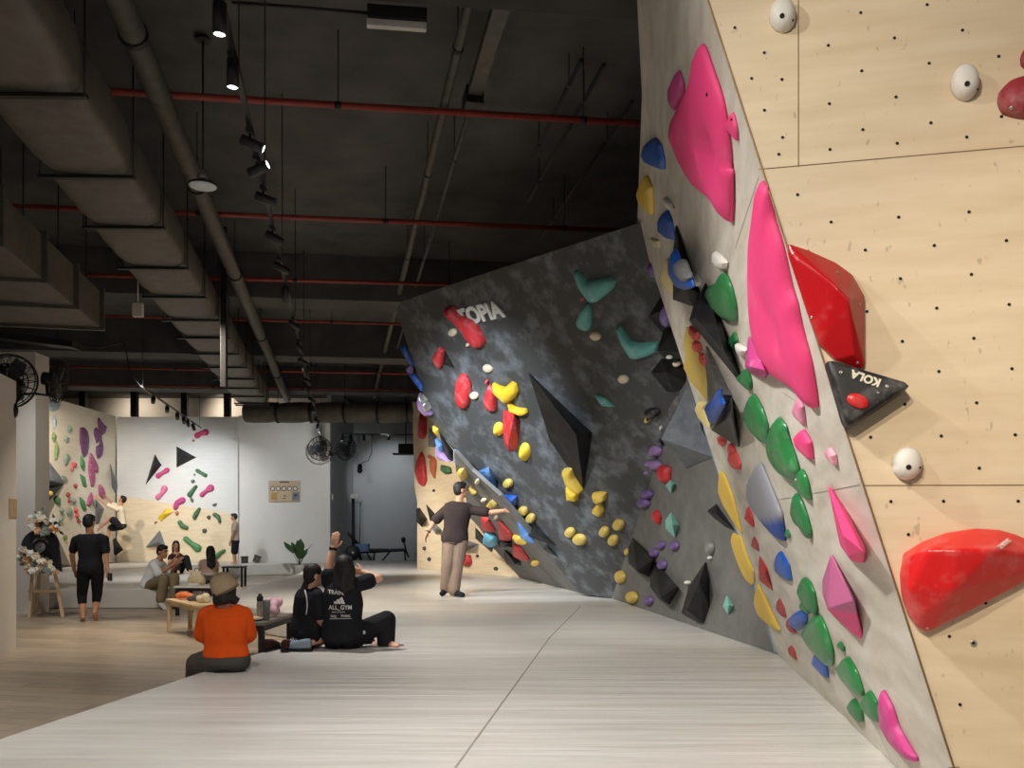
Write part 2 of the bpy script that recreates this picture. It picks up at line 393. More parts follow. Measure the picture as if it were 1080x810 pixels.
def area_c(uv):
    a = cx = cy = 0
    for (x0,y0), (x1,y1) in zip(uv, uv[1:]+uv[:1]):
        k = x0*y1-x1*y0; a += k; cx += (x0+x1)*k; cy += (y0+y1)*k
    return (a/2, cx/(3*a), cy/(3*a)) if abs(a) > 1e-12 else (0, uv[0][0], uv[0][1])
PROF = {'dome': ((1,0),(1.0,.18),(.965,.42),(.88,.68),(.72,.86),(.5,.96),(.25,1)),
        'slab': ((1,0),(1.0,.6),(.985,.86),(.95,.98),(.8,1.0),(.5,1.0),(.25,1)),
        'cone': ((1,0),(.99,.08),(.85,.3),(.65,.55),(.42,.8),(.22,.94),(.1,1))}
def blob_bm(pl, pts, h, prof='dome', sharp=False, spine=None, dents=(), n=40, bulge=None):
    uv = to_uv(pl, pts, .35*h)
    a, cx, cy = area_c(uv)
    if a < 0: uv = uv[::-1]
    if not sharp: uv = resample(uv, n)
    elif len(uv) < 24: uv = [tuple(p[k]+(q[k]-p[k])*t for k in (0,1)) for p, q in zip(uv, uv[1:]+uv[:1]) for t in (0,.34,.67)]
    cs = to_uv(pl, spine, .35*h) if spine else ([to_uv(pl, [bulge], h)[0]] if bulge else [(cx, cy)])
    def near(p):
        if len(cs) == 1: return cs[0]
        best = None
        for a_, b_ in zip(cs, cs[1:]):
            d = (b_[0]-a_[0], b_[1]-a_[1]); l2 = d[0]**2+d[1]**2 or 1e-9
            t = max(0, min(1, ((p[0]-a_[0])*d[0]+(p[1]-a_[1])*d[1])/l2)); q = (a_[0]+d[0]*t, a_[1]+d[1]*t)
            dd_ = (q[0]-p[0])**2+(q[1]-p[1])**2
            if best is None or dd_ < best[0]: best = (dd_, q)
        return best[1]
    dn = [(to_uv(pl, [(x,y)], h)[0], r, dep) for x, y, r, dep in dents]
    bm = newbm(); rings = []
    def P3(u, v, hh):
        for (du, dv), r, dep in dn:
            q = ((u-du)**2+(v-dv)**2)/(r*r)
            if q < 4: hh = max(.004, hh-dep*math.exp(-q*1.6))
        return pl.P+pl.u*u+pl.v*v+pl.n*(hh+.002)
    ce_ = [near(p) for p in uv]
    for s, k in PROF[prof]:
        rings.append([bm.verts.new(P3(c[0]+(p[0]-c[0])*s, c[1]+(p[1]-c[1])*s, h*k)) for p, c in zip(uv, ce_)])
    N = len(uv)
    for r0, r1 in zip(rings, rings[1:]):
        for i in range(N):
            f = bm.faces.new((r0[i], r0[(i+1)%N], r1[(i+1)%N], r1[i])); f.smooth = True
    bm.faces.new(rings[0][::-1])
    if len(cs) == 1:
        c = bm.verts.new(P3(cs[0][0], cs[0][1], h*1.005))
        for i in range(N): bm.faces.new((rings[-1][i], rings[-1][(i+1)%N], c)).smooth = True
    else:
        top = [bm.verts.new(P3(c[0], c[1], h*1.005)) for c in ce_]
        for i in range(N): bm.faces.new((rings[-1][i], rings[-1][(i+1)%N], top[(i+1)%N], top[i])).smooth = True
    bmesh.ops.remove_doubles(bm, verts=bm.verts, dist=1e-5)
    bmesh.ops.holes_fill(bm, edges=[e for e in bm.edges if e.is_boundary], sides=60)
    bmesh.ops.recalc_face_normals(bm, faces=bm.faces)
    return bm
def bent_bm(pl, pts, h, dents=(), n=60):
    from mathutils.geometry import delaunay_2d_cdt
    uv = resample(to_uv(pl, pts, .35*h), n); N = len(uv)
    def dist(x, y):
        b = 1e9; ins = False
        for i in range(N):
            (x0,y0), (x1,y1) = uv[i], uv[(i+1)%N]; dx, dy = x1-x0, y1-y0; t = max(0, min(1, ((x-x0)*dx+(y-y0)*dy)/(dx*dx+dy*dy or 1e-12)))
            b = min(b, math.hypot(x0+dx*t-x, y0+dy*t-y))
            if (y0 > y) != (y1 > y) and x < (x1-x0)*(y-y0)/(y1-y0)+x0: ins = not ins
        return b if ins else -b
    xs = [p[0] for p in uv]; ys = [p[1] for p in uv]; st = max(max(xs)-min(xs), max(ys)-min(ys))/26
    grid = []; y = min(ys)
    while y < max(ys):
        x = min(xs)
        while x < max(xs):
            d = dist(x, y)
            if d > st*.35: grid.append((x, y, d))
            x += st
        y += st
    dm = max([g_[2] for g_ in grid] or [st])
    vin = [V((a, b)) for a, b in uv]+[V((a, b)) for a, b, _ in grid]
    vo, _, fo, _, _, _ = delaunay_2d_cdt(vin, [(i, (i+1)%N) for i in range(N)], [], 1, 1e-6)
    dn = [(to_uv(pl, [(x,y)], h)[0], r, dep) for x, y, r, dep in dents]
    bm = newbm(); top = []
    for v in vo:
        d = max(0, dist(v.x, v.y)); k = min(1, d/(dm*.95)); hh = .2*h+.8*h*math.sqrt(max(0, 1-(1-k)**2))
        for (du, dv), r, dep in dn: hh = max(.1*h, hh-dep*math.exp(-((v.x-du)**2+(v.y-dv)**2)/(r*r)*1.6))
        top.append(bm.verts.new(pl.P+pl.u*v.x+pl.v*v.y+pl.n*(hh+.002)))
    for f in fo: bm.faces.new([top[i] for i in f]).smooth = True
    bd = [e for e in bm.edges if e.is_boundary]; r = bmesh.ops.extrude_edge_only(bm, edges=bd)
    for v in [g_ for g_ in r['geom'] if isinstance(g_, bmesh.types.BMVert)]: v.co = pl.foot(v.co, .002)
    bmesh.ops.recalc_face_normals(bm, faces=bm.faces)
    return bm
def facet_bm(pl, pts, apex, bev=.006, skirt=.012):
    bm = newbm()
    for p in pts:
        w = pl.hit(p, skirt*.5); bm.verts.new(pl.foot(w, .002)); bm.verts.new(pl.foot(w, skirt))
    for x, y, h in apex: bm.verts.new(pl.hit((x, y), h))
    r = bmesh.ops.convex_hull(bm, input=bm.verts)
    junk = [g for g in r['geom_interior'] + r['geom_unused'] if isinstance(g, bmesh.types.BMVert)]
    if junk: bmesh.ops.delete(bm, geom=list(set(junk)), context='VERTS')
    bmesh.ops.dissolve_limit(bm, angle_limit=math.radians(3), verts=bm.verts, edges=bm.edges)
    if bev:
        try: bevel(bm, bev, 2)
        except Exception: pass
    bmesh.ops.recalc_face_normals(bm, faces=bm.faces)
    return bm
def shift(bm, pl):            # never let a hold dip into its wall
    lo = min((v.co-pl.P).dot(pl.n) for v in bm.verts)
    if lo < .0015: bmesh.ops.translate(bm, verts=bm.verts, vec=pl.n*(.002-lo))
    return bm
HN = 0
def hold(label, pl, spec, mat, h=.05, kind='dome', group=None, name='climbing_hold', cat='climbing hold', apex=(), bolts=(), **kw):
    pts = px(spec)
    if kind == 'dome' and (pl is PL2 or pl is PL3): h *= .7
    if kind == 'facet': bm = shift(facet_bm(pl, pts, apex, **kw), pl); sm = False
    elif kw.get('spine'): bm = bent_bm(pl, pts, h, kw.get('dents', ()))
    else: bm = blob_bm(pl, pts, h, kind, **kw); sm = False
    smooth_flags = [f.smooth for f in bm.faces]
    o = mesh_obj(name, bm, mat)
    setp(o, label, cat, group)
    if bolts:
        dg = BVHTree.FromPolygons([v.co+o.location for v in o.data.vertices], [tuple(p.vertices) for p in o.data.polygons])
        for bx, by, r, mt in bolts:
            d = ray(bx, by).normalized(); hit, nn, _, _ = dg.ray_cast(V((0,0,CH)), d)
            if hit is None: continue
            if nn.dot(d) > 0: nn = -nn
            bb = newbm(); lathe(bb, [(r*.7,-.004),(r,0),(r,.002),(r*.6,.0035),(r*.5,.001),(.0005,.001)], hit, nn, 12)
            mesh_obj('bolt' if mt is M_bolt else 'bolt_hole', bb, mt, o)
    return o
def volume(label, pl, spec, mat, apex, group='wooden volumes', **kw):
    return hold(label, pl, spec, mat, 0, 'facet', group, 'climbing_volume', 'climbing volume', apex, **kw)
def oval(cx_, cy_, rx, ry, crop='X', rot=0, n=12, sq=0):
    c = CROPS[crop]; out = []
    for i in range(n):
        a = 2*math.pi*i/n; x, y = rx*math.cos(a), ry*math.sin(a)
        x, y = x*math.cos(rot)-y*math.sin(rot), x*math.sin(rot)+y*math.cos(rot)
        out.append('%.3f,%.3f' % ((cx_+x)/c[2]+c[0], (cy_+y)/c[2]+c[1]))
    return 'X ' + ' '.join(out)
def P_(crop, x, y): c = CROPS[crop]; return (x/c[2]+c[0], y/c[2]+c[1])
def bone(crop, pts, rs, n=9):
    """outline of a dog-bone / bean shape: spine points with a radius at each (crop pixels)"""
    L, R_ = [], []
    k = len(pts)
    for i, (x, y) in enumerate(pts):
        x0, y0 = pts[max(0,i-1)]; x1, y1 = pts[min(k-1,i+1)]; d = math.hypot(x1-x0, y1-y0); nx, ny = -(y1-y0)/d, (x1-x0)/d
        if i == 0 or i == k-1:
            s = -1 if i == 0 else 1; tx, ty = (x1-x0)/d*s, (y1-y0)/d*s; arc = []
            for q in range(5):
                a = math.pi*(q/4-.5); arc.append((x+rs[i]*(math.cos(a)*tx+math.sin(a)*nx), y+rs[i]*(math.cos(a)*ty+math.sin(a)*ny)))
            if i == 0: start = arc
            else: end = arc
        else:
            L.append((x+nx*rs[i], y+ny*rs[i])); R_.append((x-nx*rs[i], y-ny*rs[i]))
    loop = start + L + end[::-1] + R_[::-1]
    return crop+' '+' '.join('%.2f,%.2f' % p for p in loop), [P_(crop, *p) for p in pts]

def two_tone(name, lower, upper, z0, soft=.03):
    """dual texture resin: rubbed grey above, clean colour below a line across the hold"""
    m, nt, b = nodes(name); tc = nt.nodes.new('ShaderNodeTexCoord'); sp = nt.nodes.new('ShaderNodeSeparateXYZ'); nt.links.new(tc.outputs['Object'], sp.inputs[0])
    ad = nt.nodes.new('ShaderNodeMath'); ad.operation = 'MULTIPLY_ADD'; ad.inputs[1].default_value = .12; nt.links.new(noise(nt, 9, detail=5), ad.inputs[0]); nt.links.new(sp.outputs['Z'], ad.inputs[2])
    nt.links.new(mixcol(nt, ramp(nt, ad.outputs[0], z0+.06-soft, z0+.06+soft), lower, upper), b.inputs['Base Color']); b.inputs['Roughness'].default_value = .55
    MATS[name] = m; return m
def C(name, r, g, b, **k): return chalky(name, rgb(r, g, b), **k)
H_pink = C('hot pink resin', 226,62,122, chalk=.22, rough=.6, lo=.55, hi=.9, scale=4)
H_pinkd = C('rubbed pink resin', 196,60,120, chalk=.3, rough=.6)
H_mag = C('magenta resin', 190,60,130, chalk=.2)
H_pkd = C('dusty magenta resin', 160,72,112, chalk=.35)
H_red = C('glossy red resin', 176,16,24, chalk=.14, rough=.3, lo=.55, hi=.9, scale=7)
H_red2 = C('matt red resin', 190,44,50, chalk=.2)
H_redb = C('bright red resin', 205,30,32, chalk=.15, rough=.3)
H_rose = C('old rose red resin', 168,60,66, chalk=.2)
H_dred = C('deep red resin', 150,42,52, chalk=.2)
H_coral = C('coral red resin', 214,76,72, chalk=.3)
H_green = C('green resin', 36,116,62, chalk=.16, rough=.4)
H_greeng = C('glossy green resin', 40,122,64, chalk=.2, rough=.28)
H_blue = C('blue resin', 30,86,176, chalk=.2, rough=.38)
H_blued = two_tone('deep blue and grey dual texture resin', rgb(30,70,150), rgb(136,138,146), -.12)
H_blul = C('light blue resin', 80,130,190, chalk=.35)
H_cyan = C('cyan resin', 96,170,200, chalk=.3)
H_yel = C('yellow resin', 222,186,70, chalk=.25)
H_yelm = C('mustard yellow resin', 200,172,78, chalk=.3)
H_yelp = C('pale yellow resin', 222,204,130, chalk=.45)
H_yelb = C('bright yellow resin', 226,190,40, chalk=.15)
H_cream = C('cream resin', 218,206,176, chalk=.2)
H_white = C('white resin', 224,222,214, chalk=.1)
H_teal = C('teal resin', 96,166,160, chalk=.25)
H_mint = C('mint resin', 130,196,180, chalk=.3)
H_pur = C('purple resin', 106,84,140, chalk=.25)
H_lil = C('lilac resin', 146,118,170, chalk=.25)
H_plum = C('plum resin', 104,58,104, chalk=.2)
H_org = C('orange brown resin', 176,92,56, chalk=.2)
H_blk = C('black resin', 26,26,28, chalk=.2)
H_gry = C('grey resin', 120,122,122, chalk=.3)
H_dol = C('dark olive resin', 60,70,56, chalk=.2)
H_sage = C('sage green resin', 132,152,138, chalk=.25)
H_sagb = C('sage blue resin', 138,156,166, chalk=.25)
H_olv = C('olive green resin', 106,130,78, chalk=.2)
H_grf = C('forest green resin', 62,124,70, chalk=.18)
H_bon = C('bottle green resin', 58,104,68, chalk=.2)

g = 'holds on the warm plywood wall'
W_ = lambda c,x,y,r: (*P_(c,x,y), r, M_bolt)
Hh = lambda c,x,y,r: (*P_(c,x,y), r, M_hole)
hold('round white knob hold near the top edge of the warm plywood wall', PR, oval(745,68,63,76,'A'), H_white, .055, group=g, bolts=[Hh('A',742,75,.009), Hh('A',792,96,.004)])
hold('round white knob hold beside the dark red hold high on the warm plywood wall', PR, oval(802,388,66,80,'F'), H_white, .055, group=g, bolts=[Hh('F',810,397,.009), Hh('F',858,424,.004)])
hold('round white knob hold below the black triangular hold', PR, oval(250,157,52,57,'H'), H_white, .055, group=g, bolts=[Hh('H',254,171,.009), Hh('H',292,172,.004)])
hold('dark red rounded hold cut by the edge of the photo, beside a white knob', PR, 'F 1080,365 1010,385 968,430 961,480 985,528 1040,545 1110,552 1180,520 1200,450 1160,380', H_dred, .06, group=g, bolts=[W_('F',1020,512,.006)])
hold('small dark red hold above the dark red rounded hold at the edge of the photo', PR, 'F 1100,225 1080,235 1069,265 1072,300 1095,318 1130,300 1140,250', H_dred, .05, group=g)
o = hold('big red faceted hold with screws above the black triangular hold', PR, 'G 35,118 100,140 190,180 245,220 285,290 287,360 286,515 278,527 262,528 190,500 140,450 110,380 85,310 60,220 34,150', H_red, 0, 'facet', g,
     apex=[(*P_('G',62,165),.05),(*P_('G',195,258),.13),(*P_('G',232,300),.135),(*P_('G',252,480),.06)], bev=.006, skirt=.02,
     bolts=[W_('G',51,147,.005),W_('G',197,210,.005),W_('G',112,357,.005),W_('G',263,507,.005),W_('G',270,315,.005)])
o = hold('black triangular hold carrying a red oval footpad and pale lettering', PR, 'G 158,511 174,510 412,580 425,592 412,604 238,720 224,720 213,700', H_blk, .075, 'slab', g, sharp=True,
     bolts=[W_('G',208,538,.006),W_('G',360,584,.006),W_('G',330,605,.004)])
KOLA = o
bm = blob_bm(PR, px(oval(252,649,37,23,'G',.35)), .012); bmesh.ops.translate(bm, verts=bm.verts, vec=PR.n*.076 + PR.u*.0 )
oo = mesh_obj('footpad', bm, H_redb, o); oo['label'] = 'red oval footpad'
o = hold('huge glossy red rounded hold low on the warm plywood wall, with small pale lettering', PR, 'H 235,465 300,425 380,395 480,380 560,385 620,402 700,440 752,470 765,492 748,510 648,530 600,540 540,560 450,620 360,690 322,733 306,733 280,715 250,670 229,610 222,540', H_redb, 0, 'facet', g,
     apex=[(*P_('H',262,470),.09),(*P_('H',420,452),.17),(*P_('H',545,455),.17),(*P_('H',690,470),.08),(*P_('H',300,680),.08),(*P_('H',410,590),.15),(*P_('H',255,590),.10),(*P_('H',330,450),.15),(*P_('H',520,535),.13)], bev=.022, skirt=.03,
     bolts=[W_('H',318,721,.005)])
REDBIG = o
def soften(o, vox, it):
    md = o.modifiers.new('r', 'REMESH'); md.mode = 'VOXEL'; md.voxel_size = vox
    sm = o.modifiers.new('s', 'SMOOTH'); sm.factor = .5; sm.iterations = it
    bpy.context.view_layer.update(); me = bpy.data.meshes.new_from_object(o.evaluated_get(bpy.context.evaluated_depsgraph_get()))
    o.modifiers.clear(); old = o.data; o.data = me; bpy.data.meshes.remove(old); me.polygons.foreach_set('use_smooth', [True]*len(me.polygons))
    lo = min((v.co+o.location-PR.P).dot(PR.n) for v in me.vertices); o.location += PR.n*(.002-lo if lo < .002 else 0)
soften(REDBIG, .007, 9)
hold('round zinc washer below the huge glossy red hold', PR, oval(475,772,11,10,'H'), M_bolt, .006, 'slab', None, 'washer', 'washer', bolts=[Hh('H',475,772,.005)])

# ---- pale slanted wall: pink
g = 'pink holds on the pale slanted wall'
p2 = PL2
hold('huge hot pink fin hold with a dark pocket, topmost on the pale slanted wall', p2, 'A 345,215 362,240 400,350 440,470 465,600 478,700 485,800 B 491,100 494,200 490,338 470,322 430,250 330,170 262,60 A 238,720 205,640 215,570 270,460 310,370 330,300 335,240', H_pink, .10, group=g, n=60, dents=[(*P_('A',365,722),.14,.06)], bolts=[Hh('A',385,450,.008)])
hold('small dusty magenta leaf hold left of the topmost pink fin', p2, 'A 250,338 268,390 273,450 230,525 207,480 204,430 232,370', H_mag, .05, group=g)
hold('small pink half leaf hold beside the right edge of the topmost pink fin', p2, 'A 507,533 525,600 530,668 480,610 476,590', H_pink, .03, group=g, bolts=[Hh('A',502,567,.005)])
hold('thin magenta sliver hold tucked against the topmost pink fin', p2, 'A 474,640 490,690 497,738 480,722 471,680', H_mag, .025, group=g)
hold('very long hot pink fin hold along the seam with the warm wall', p2, 'B 630,145 655,180 680,300 725,450 770,650 C 522,0 545,110 590,280 615,430 622,494 605,500 550,430 420,340 370,270 340,180 322,80 B 582,620 585,400 600,280 613,180', H_pink, .09, group=g, n=60, dents=[(*P_('C',412,120),.10,.04)], bulge=P_('C',425,150))
hold('faceted magenta hold half behind the long pink fin', p2, 'C 316,158 345,260 405,335 392,355 330,332 299,300 305,240', H_mag, 0, 'facet', g, apex=[(*P_('C',318,300),.09),(*P_('C',392,318),.07)])
hold('pale chalked pink hold with dark dots under the tip of the long pink fin', p2, 'C 550,452 570,490 580,575 540,542 524,510', C('pale pink resin',216,130,160,chalk=.5), .035, group=g)
hold('small clean pink leaf hold beside the green round bowl hold', p2, 'C 570,600 605,660 615,742 572,710 542,672 531,635', H_pink, .045, group=g)
hold('tiny half white half pink hold, third below the long pink fin', p2, 'D 612,55 632,90 640,138 608,105 590,72', C('white and pink resin',214,140,160,chalk=.6), .035, group=g)
hold('long pink wedge hold with pointed top beside the huge glossy red hold', p2, 'D 605,236 680,350 770,520 778,548 768,602 715,590 690,545 663,515 668,490 650,410 620,300', H_pink, 0, 'facet', g, apex=[(*P_('D',672,470),.10),(*P_('D',765,545),.08),(*P_('D',700,575),.09)])
hold('large pink diamond hold with dusty upper half on the lower pale wall', p2, 'D 617,563 660,660 E 545,125 575,270 570,282 540,262 440,165 418,100 425,30 D 578,680 590,640', two_tone('pink and dusty pink dual texture resin', rgb(222,62,128), rgb(178,92,134), -.01, .012), 0, 'facet', g, apex=[(*P_('E',440,158),.10),(*P_('E',540,128),.05)])
hold('long dark pink spike hold at the foot of the pale slanted wall', p2, 'E 655,495 690,560 720,650 790,768 793,785 770,782 700,712 660,640 648,560', H_mag, .06, group=g)

g = 'green holds on the pale slanted wall'
hold('big notched green half moon hold, uppermost green one', p2, 'N 730,212 760,270 785,370 787,443 740,436 680,380 648,310 660,280 695,265 712,240', H_green, .07, group=g)
hold('small green bow tie hold beside a white crumpled hold', p2, 'N 785,495 800,535 785,582 770,560 753,548 768,525', H_green, .03, group=g)
hold('green triangular hold at the lower tip of the black parallelogram volume', p2, 'N 845,665 862,735 860,772 798,714', H_green, .05, group=g)
hold('smooth green half moon hold left of the green bowl hold', p2, 'C 330,432 370,500 395,580 404,665 380,660 330,610 296,540 300,490', H_green, .07, group=g)
o = hold('large green half moon hold with a ball set in its bowl', p2, 'q 540,2 600,90 625,190 660,300 700,420 728,520 700,598 672,600 590,552 520,472 470,380 453,300 457,200 490,80', H_greeng, .08, group=g, dents=[(*P_('q',580,290),.10,.02)])
bm = blob_bm(p2, px(oval(560,300,66,90,'q')), .062); oo = mesh_obj('ball', bm, H_greeng, o)
hold('small pointed green hold with white dab under the bowl hold', p2, 'q 765,497 800,560 830,660 850,788 800,750 740,690 690,640 725,580 732,530', H_greeng, .05, group=g, bolts=[W_('q',712,598,.012)])
hold('green acorn shaped hold with a small cap beside the long pink wedge', p2, 'D 445,270 470,310 495,380 515,458 508,488 490,450 450,415 426,360 432,312', H_green, .055, group=g)
hold('tiny green hold beside the lower tip of the blue and white half hold', p2, 'D 407,442 420,468 414,486 399,470', H_green, .025, group=g)
hold('dark green pod hold above the blue round hold', p2, 'r 605,82 660,130 700,220 728,380 720,438 660,390 590,300 554,210 570,150', H_green, .055, group=g)
hold('small dark green hold squeezed between the pod hold and the blue round hold', p2, 'r 592,312 650,370 660,428 610,400 569,355', H_green, .03, group=g)
hold('biggest low green hold with a chalky white patch', p2, 'r 750,452 800,560 E 448,330 450,380 441,398 400,360 350,300 332,262 r 655,510 690,450', H_greeng, .075, group=g)
hold('tiny green hold near the lower pink diamond hold', p2, 'r 960,692 990,740 995,785 942,740 936,710', H_green, .025, group=g)
hold('green pear hold, third from the foot of the pale slanted wall', p2, 'E 515,360 550,420 575,500 570,520 530,490 490,440 473,402 490,376', H_greeng, .055, group=g)
hold('smaller green hold of the lowest pair by the mat', p2, 'E 540,527 570,570 578,618 568,626 530,588 516,560', H_green, .04, group=g)
hold('larger green hold of the lowest pair beside the dark pink spike', p2, 'E 605,497 630,540 648,608 640,626 600,595 571,550 590,507', H_green, .045, group=g)

g = 'blue holds on the pale slanted wall'
p3 = PL3
hold('bright blue quarter round hold near the top edge of the slanted wall', p3, 'A 135,655 165,690 180,760 180,804 150,798 90,770 74,740 86,692', H_blue, .06, group=g)
hold('blue half moon hold above the thin black triangular volume', p3, 'd 335,17 370,100 400,262 330,240 266,185 263,110 290,50', H_blue, .06, group=g)
p3o = Plane(PL3.P+PL3.n*.115, PL3.u, PL3.v)
o = hold('blue crescent hold with a grey pad mounted on the thin black volume', p3o, 'd 395,335 450,470 520,560 545,640 490,664 430,640 400,590 362,520 360,430', H_blue, .06, group=g)
bm = blob_bm(p3o, px('d 432,420 470,440 518,560 508,598 455,540 428,470'), .075); oo = mesh_obj('pad', bm, H_gry, o); oo['label'] = 'grey rubbed pad'
hold('blue teardrop hold mounted on the grey triangular volume', Plane(PL3.P+PL3.n*.105, PL3.u, PL3.v), 'f 765,75 775,150 795,200 780,250 715,353 692,353 652,235 682,182 740,150', H_blue, .05, group=g)
hold('large deep blue half moon hold with chalked grey face', p2, 'D 272,130 310,220 370,370 387,496 370,493 300,420 240,335 219,290 221,220 245,162', H_blued, .09, group=g)
hold('medium blue quarter round hold beside the chalked red half leaf', p2, 'D 372,547 410,610 424,688 351,640 350,592', H_blue, .055, group=g)
hold('round blue hold overlapping a red hold on the lower slanted wall', p2, 'r 577,392 625,432 633,490 608,540 560,588 482,530 482,470 520,424', H_blue, .06, group=g)
hold('blue diamond shaped hold lowest of the blue ones', p2, 'E 384,347 425,376 436,443 410,424 373,385', H_blul if False else H_blue, .04, group=g)

g = 'red holds on the pale slanted wall'
hold('upper red pebble of the chain beside the black parallelogram volume', p3, 'e 522,258 585,310 592,368 560,370 522,320', H_coral, .05, group=g)
hold('middle red pebble of the chain beside the tall yellow fin', p3, 'e 550,382 600,400 614,458 578,480 546,440', H_coral, .05, group=g)
hold('small red ring hold at the end of the chain by the grey triangular volume', p3, 'e 607,482 640,492 654,578 632,588 602,530', H_coral, .04, group=g, bolts=[Hh('e',622,500,.012),Hh('e',626,530,.010)])
hold('red lump hold half under the dark lower triangular volume', p3, 'f 750,468 812,500 798,544 768,530', H_coral, .05, group=g)
hold('narrow red lump hold with chalk between two red lumps', p3, 'f 850,522 885,562 890,598 842,604 838,560', H_coral, .045, group=g)
hold('largest coral red lump hold under the dark lower triangular volume', p3, 'f 842,602 895,602 928,690 928,735 880,724 837,650', H_coral, .055, group=g)
hold('small red leaf hold beside the lower end of the chalked blue half moon', p3, 'D 221,337 240,390 246,430 206,390', H_red2, .04, group=g)
hold('small dark red leaf hold above the chalked red half leaf', p2, 'D 252,472 272,510 278,548 239,520', H_rose, .04, group=g)
hold('larger red leaf hold with a chalked upper half', p2, 'D 276,557 310,620 344,738 272,690 269,610', H_red2, 0, 'facet', g, apex=[(*P_('D',300,655),.05)])
hold('old rose half leaf hold above the round blue hold', p2, 'r 385,277 430,370 449,458 400,440 362,390 356,332', H_rose, .04, group=g)
hold('red hold peeking out behind the round blue hold', p2, 'r 478,465 500,520 545,600 540,615 490,600 447,542 451,492', H_rose, .035, group=g)
hold('small rose hold lowest of the red ones above the mat', p2, 'E 292,310 306,335 314,371 282,346 278,322', H_rose, .04, group=g)

g = 'yellow holds along the far edge of the slanted wall'
hold('yellow wavy hold at the top, sticking out past the wall edge', p3, 'B 95,114 120,170 127,298 95,280 62,240 52,200 70,152', H_yel, .07, group=g)
hold('cream and yellow wavy hold beside the blue crescent hold', p3, 'd 335,405 360,470 385,560 384,688 330,640 291,580 287,540 312,480', H_yelp, .05, group=g)
hold('tall mustard yellow fin hold left of the grey triangular volume', p3, 'e 492,272 540,350 590,470 640,600 660,700 f 664,185 640,150 535,25 e 502,655 473,600 490,470 472,385', H_yelm, .06, group=g)
hold('pale yellow chalked hold below the tall mustard fin', p3, 'f 664,192 652,240 688,398 600,320 567,240 592,182', H_yelp, .06, group=g)
hold('long curved yellow fin hold beside the small dark wedge volume', p3, 'D 85,167 110,190 150,300 190,463 172,440 106,330 79,260', H_yel, .05, group=g)
hold('wavy yellow fin hold on the wall edge, second from the foot', p3, 'D 147,460 185,480 210,560 245,640 247,698 235,708 190,660 146,600 127,530', H_yel, .05, group=g)
hold('wide yellow wavy hold on the wall edge, lowest of them', p3, 'r 185,160 250,300 300,410 380,580 370,598 270,530 172,430 141,340 146,230 175,140', H_yel, .05, group=g)

g = 'white crumpled holds on the pale slanted wall'
hold('white crumpled hold left of the upper end of the long pink fin', p2, 'd 722,347 780,390 820,440 808,490 750,470 712,420', H_white, .05, group=g)
hold('white crumpled hold right of the blue crescent hold', p3, 'd 527,522 580,540 610,600 596,636 535,590', H_white, .05, group=g)
hold('cream smear hold at the wall edge above the purple edge hold', p3, 'd 207,237 265,260 278,318 237,310', H_cream, .04, group=g)
hold('white crumpled hold between the yellow top hold and the blue half moon', p3, 'B 182,217 215,242 226,272 200,264', H_white, .05, group=g)
hold('white crumpled hold below the small green bow tie hold', p2, 'e 900,402 960,430 988,458 955,500 915,470', H_white, .045, group=g)

# volumes on the slanted wall
volume('thin black triangular volume carrying the blue crescent hold', p3, 'd 411,137 600,684 556,796 387,740 392,330', M_vol, [(*P_('d',470,640),.12)])
volume('black parallelogram volume, largest on the pale slanted wall', p3, 'd 650,607 e 770,210 928,658 905,683 522,215 552,105', M_vol, [(*P_('e',560,190),.14),(*P_('e',800,470),.10)])
volume('grey triangular volume carrying the blue teardrop hold', p3, 'e 657,424 f 860,132 690,395 668,180', C('worn grey volume',96,94,92,chalk=.3), [(*P_('f',745,120),.10)])
volume('dark brown triangular volume above the coral red lumps', p3, 'f 862,146 890,330 919,548 700,412', C('dark worn volume',52,48,47,chalk=.2), [(*P_('f',858,300),.12)])

# ---- dark overhang
g = 'teal holds on the dark overhang'
s1 = [P_('N',40,235),P_('N',110,310),P_('N',190,262)]
hold('teal boomerang hold, highest on the dark overhang', PG1, 'N 20,210 40,212 82,256 130,250 190,238 217,260 205,295 125,358 95,350 50,290', H_teal, .10, group=g, spine=s1, n=60)
hold('teal teardrop hold under the highest teal boomerang', PG1, 'N 85,366 103,380 103,468 86,492 46,475 36,445 56,390', H_teal, .10, group=g)
hold('teal boomerang hold touching the dark block volumes', PG1, 'N 222,470 245,476 288,540 330,552 420,546 420,590 330,625 295,620 250,550', H_teal, .10, group=g, spine=[P_('N',236,485),P_('N',285,572),P_('N',330,590),P_('N',410,568)], n=60)
hold('small teal sliver hold near the big black folded volume', PG1, 'O 122,73 170,90 214,130 160,124', H_teal, .05, group=g)
g = 'cream pebble holds on the dark overhang'
for lab, sp in (('cream pebble hold right of the teal teardrop hold', oval(125,515,26,20,'N',.4)), ('cream pebble hold below the teal boomerang by the blocks', oval(258,720,26,20,'N',.3)),
                ('cream pebble hold beside the longest red hold of the dark overhang', oval(348,543,20,18,'K')), ('cream pebble hold above the bright yellow saddle hold', oval(514,714,24,17,'K',.4)),
                ('cream pebble hold between two upright red holds', oval(450,168,20,17,'L',.4)), ('tiny white pebble hold under the longest red hold', oval(422,600,9,9,'K'))):
    hold(lab, PG1, sp, H_cream, .05, group=g)
hold('tiny red light coloured dot hold under the highest teal boomerang', PG1, oval(65,338,8,9,'N'), H_coral, .04)
g = 'red holds on the dark overhang'
hold('longest red hold of the dark overhang, just under the white letters', PG1, 'K 305,432 340,426 380,465 440,490 480,550 495,590 480,617 450,612 420,580 390,535 350,490 316,465', H_red2, .14, group=g, spine=[P_('K',325,450),P_('K',400,510),P_('K',465,590)], n=60)
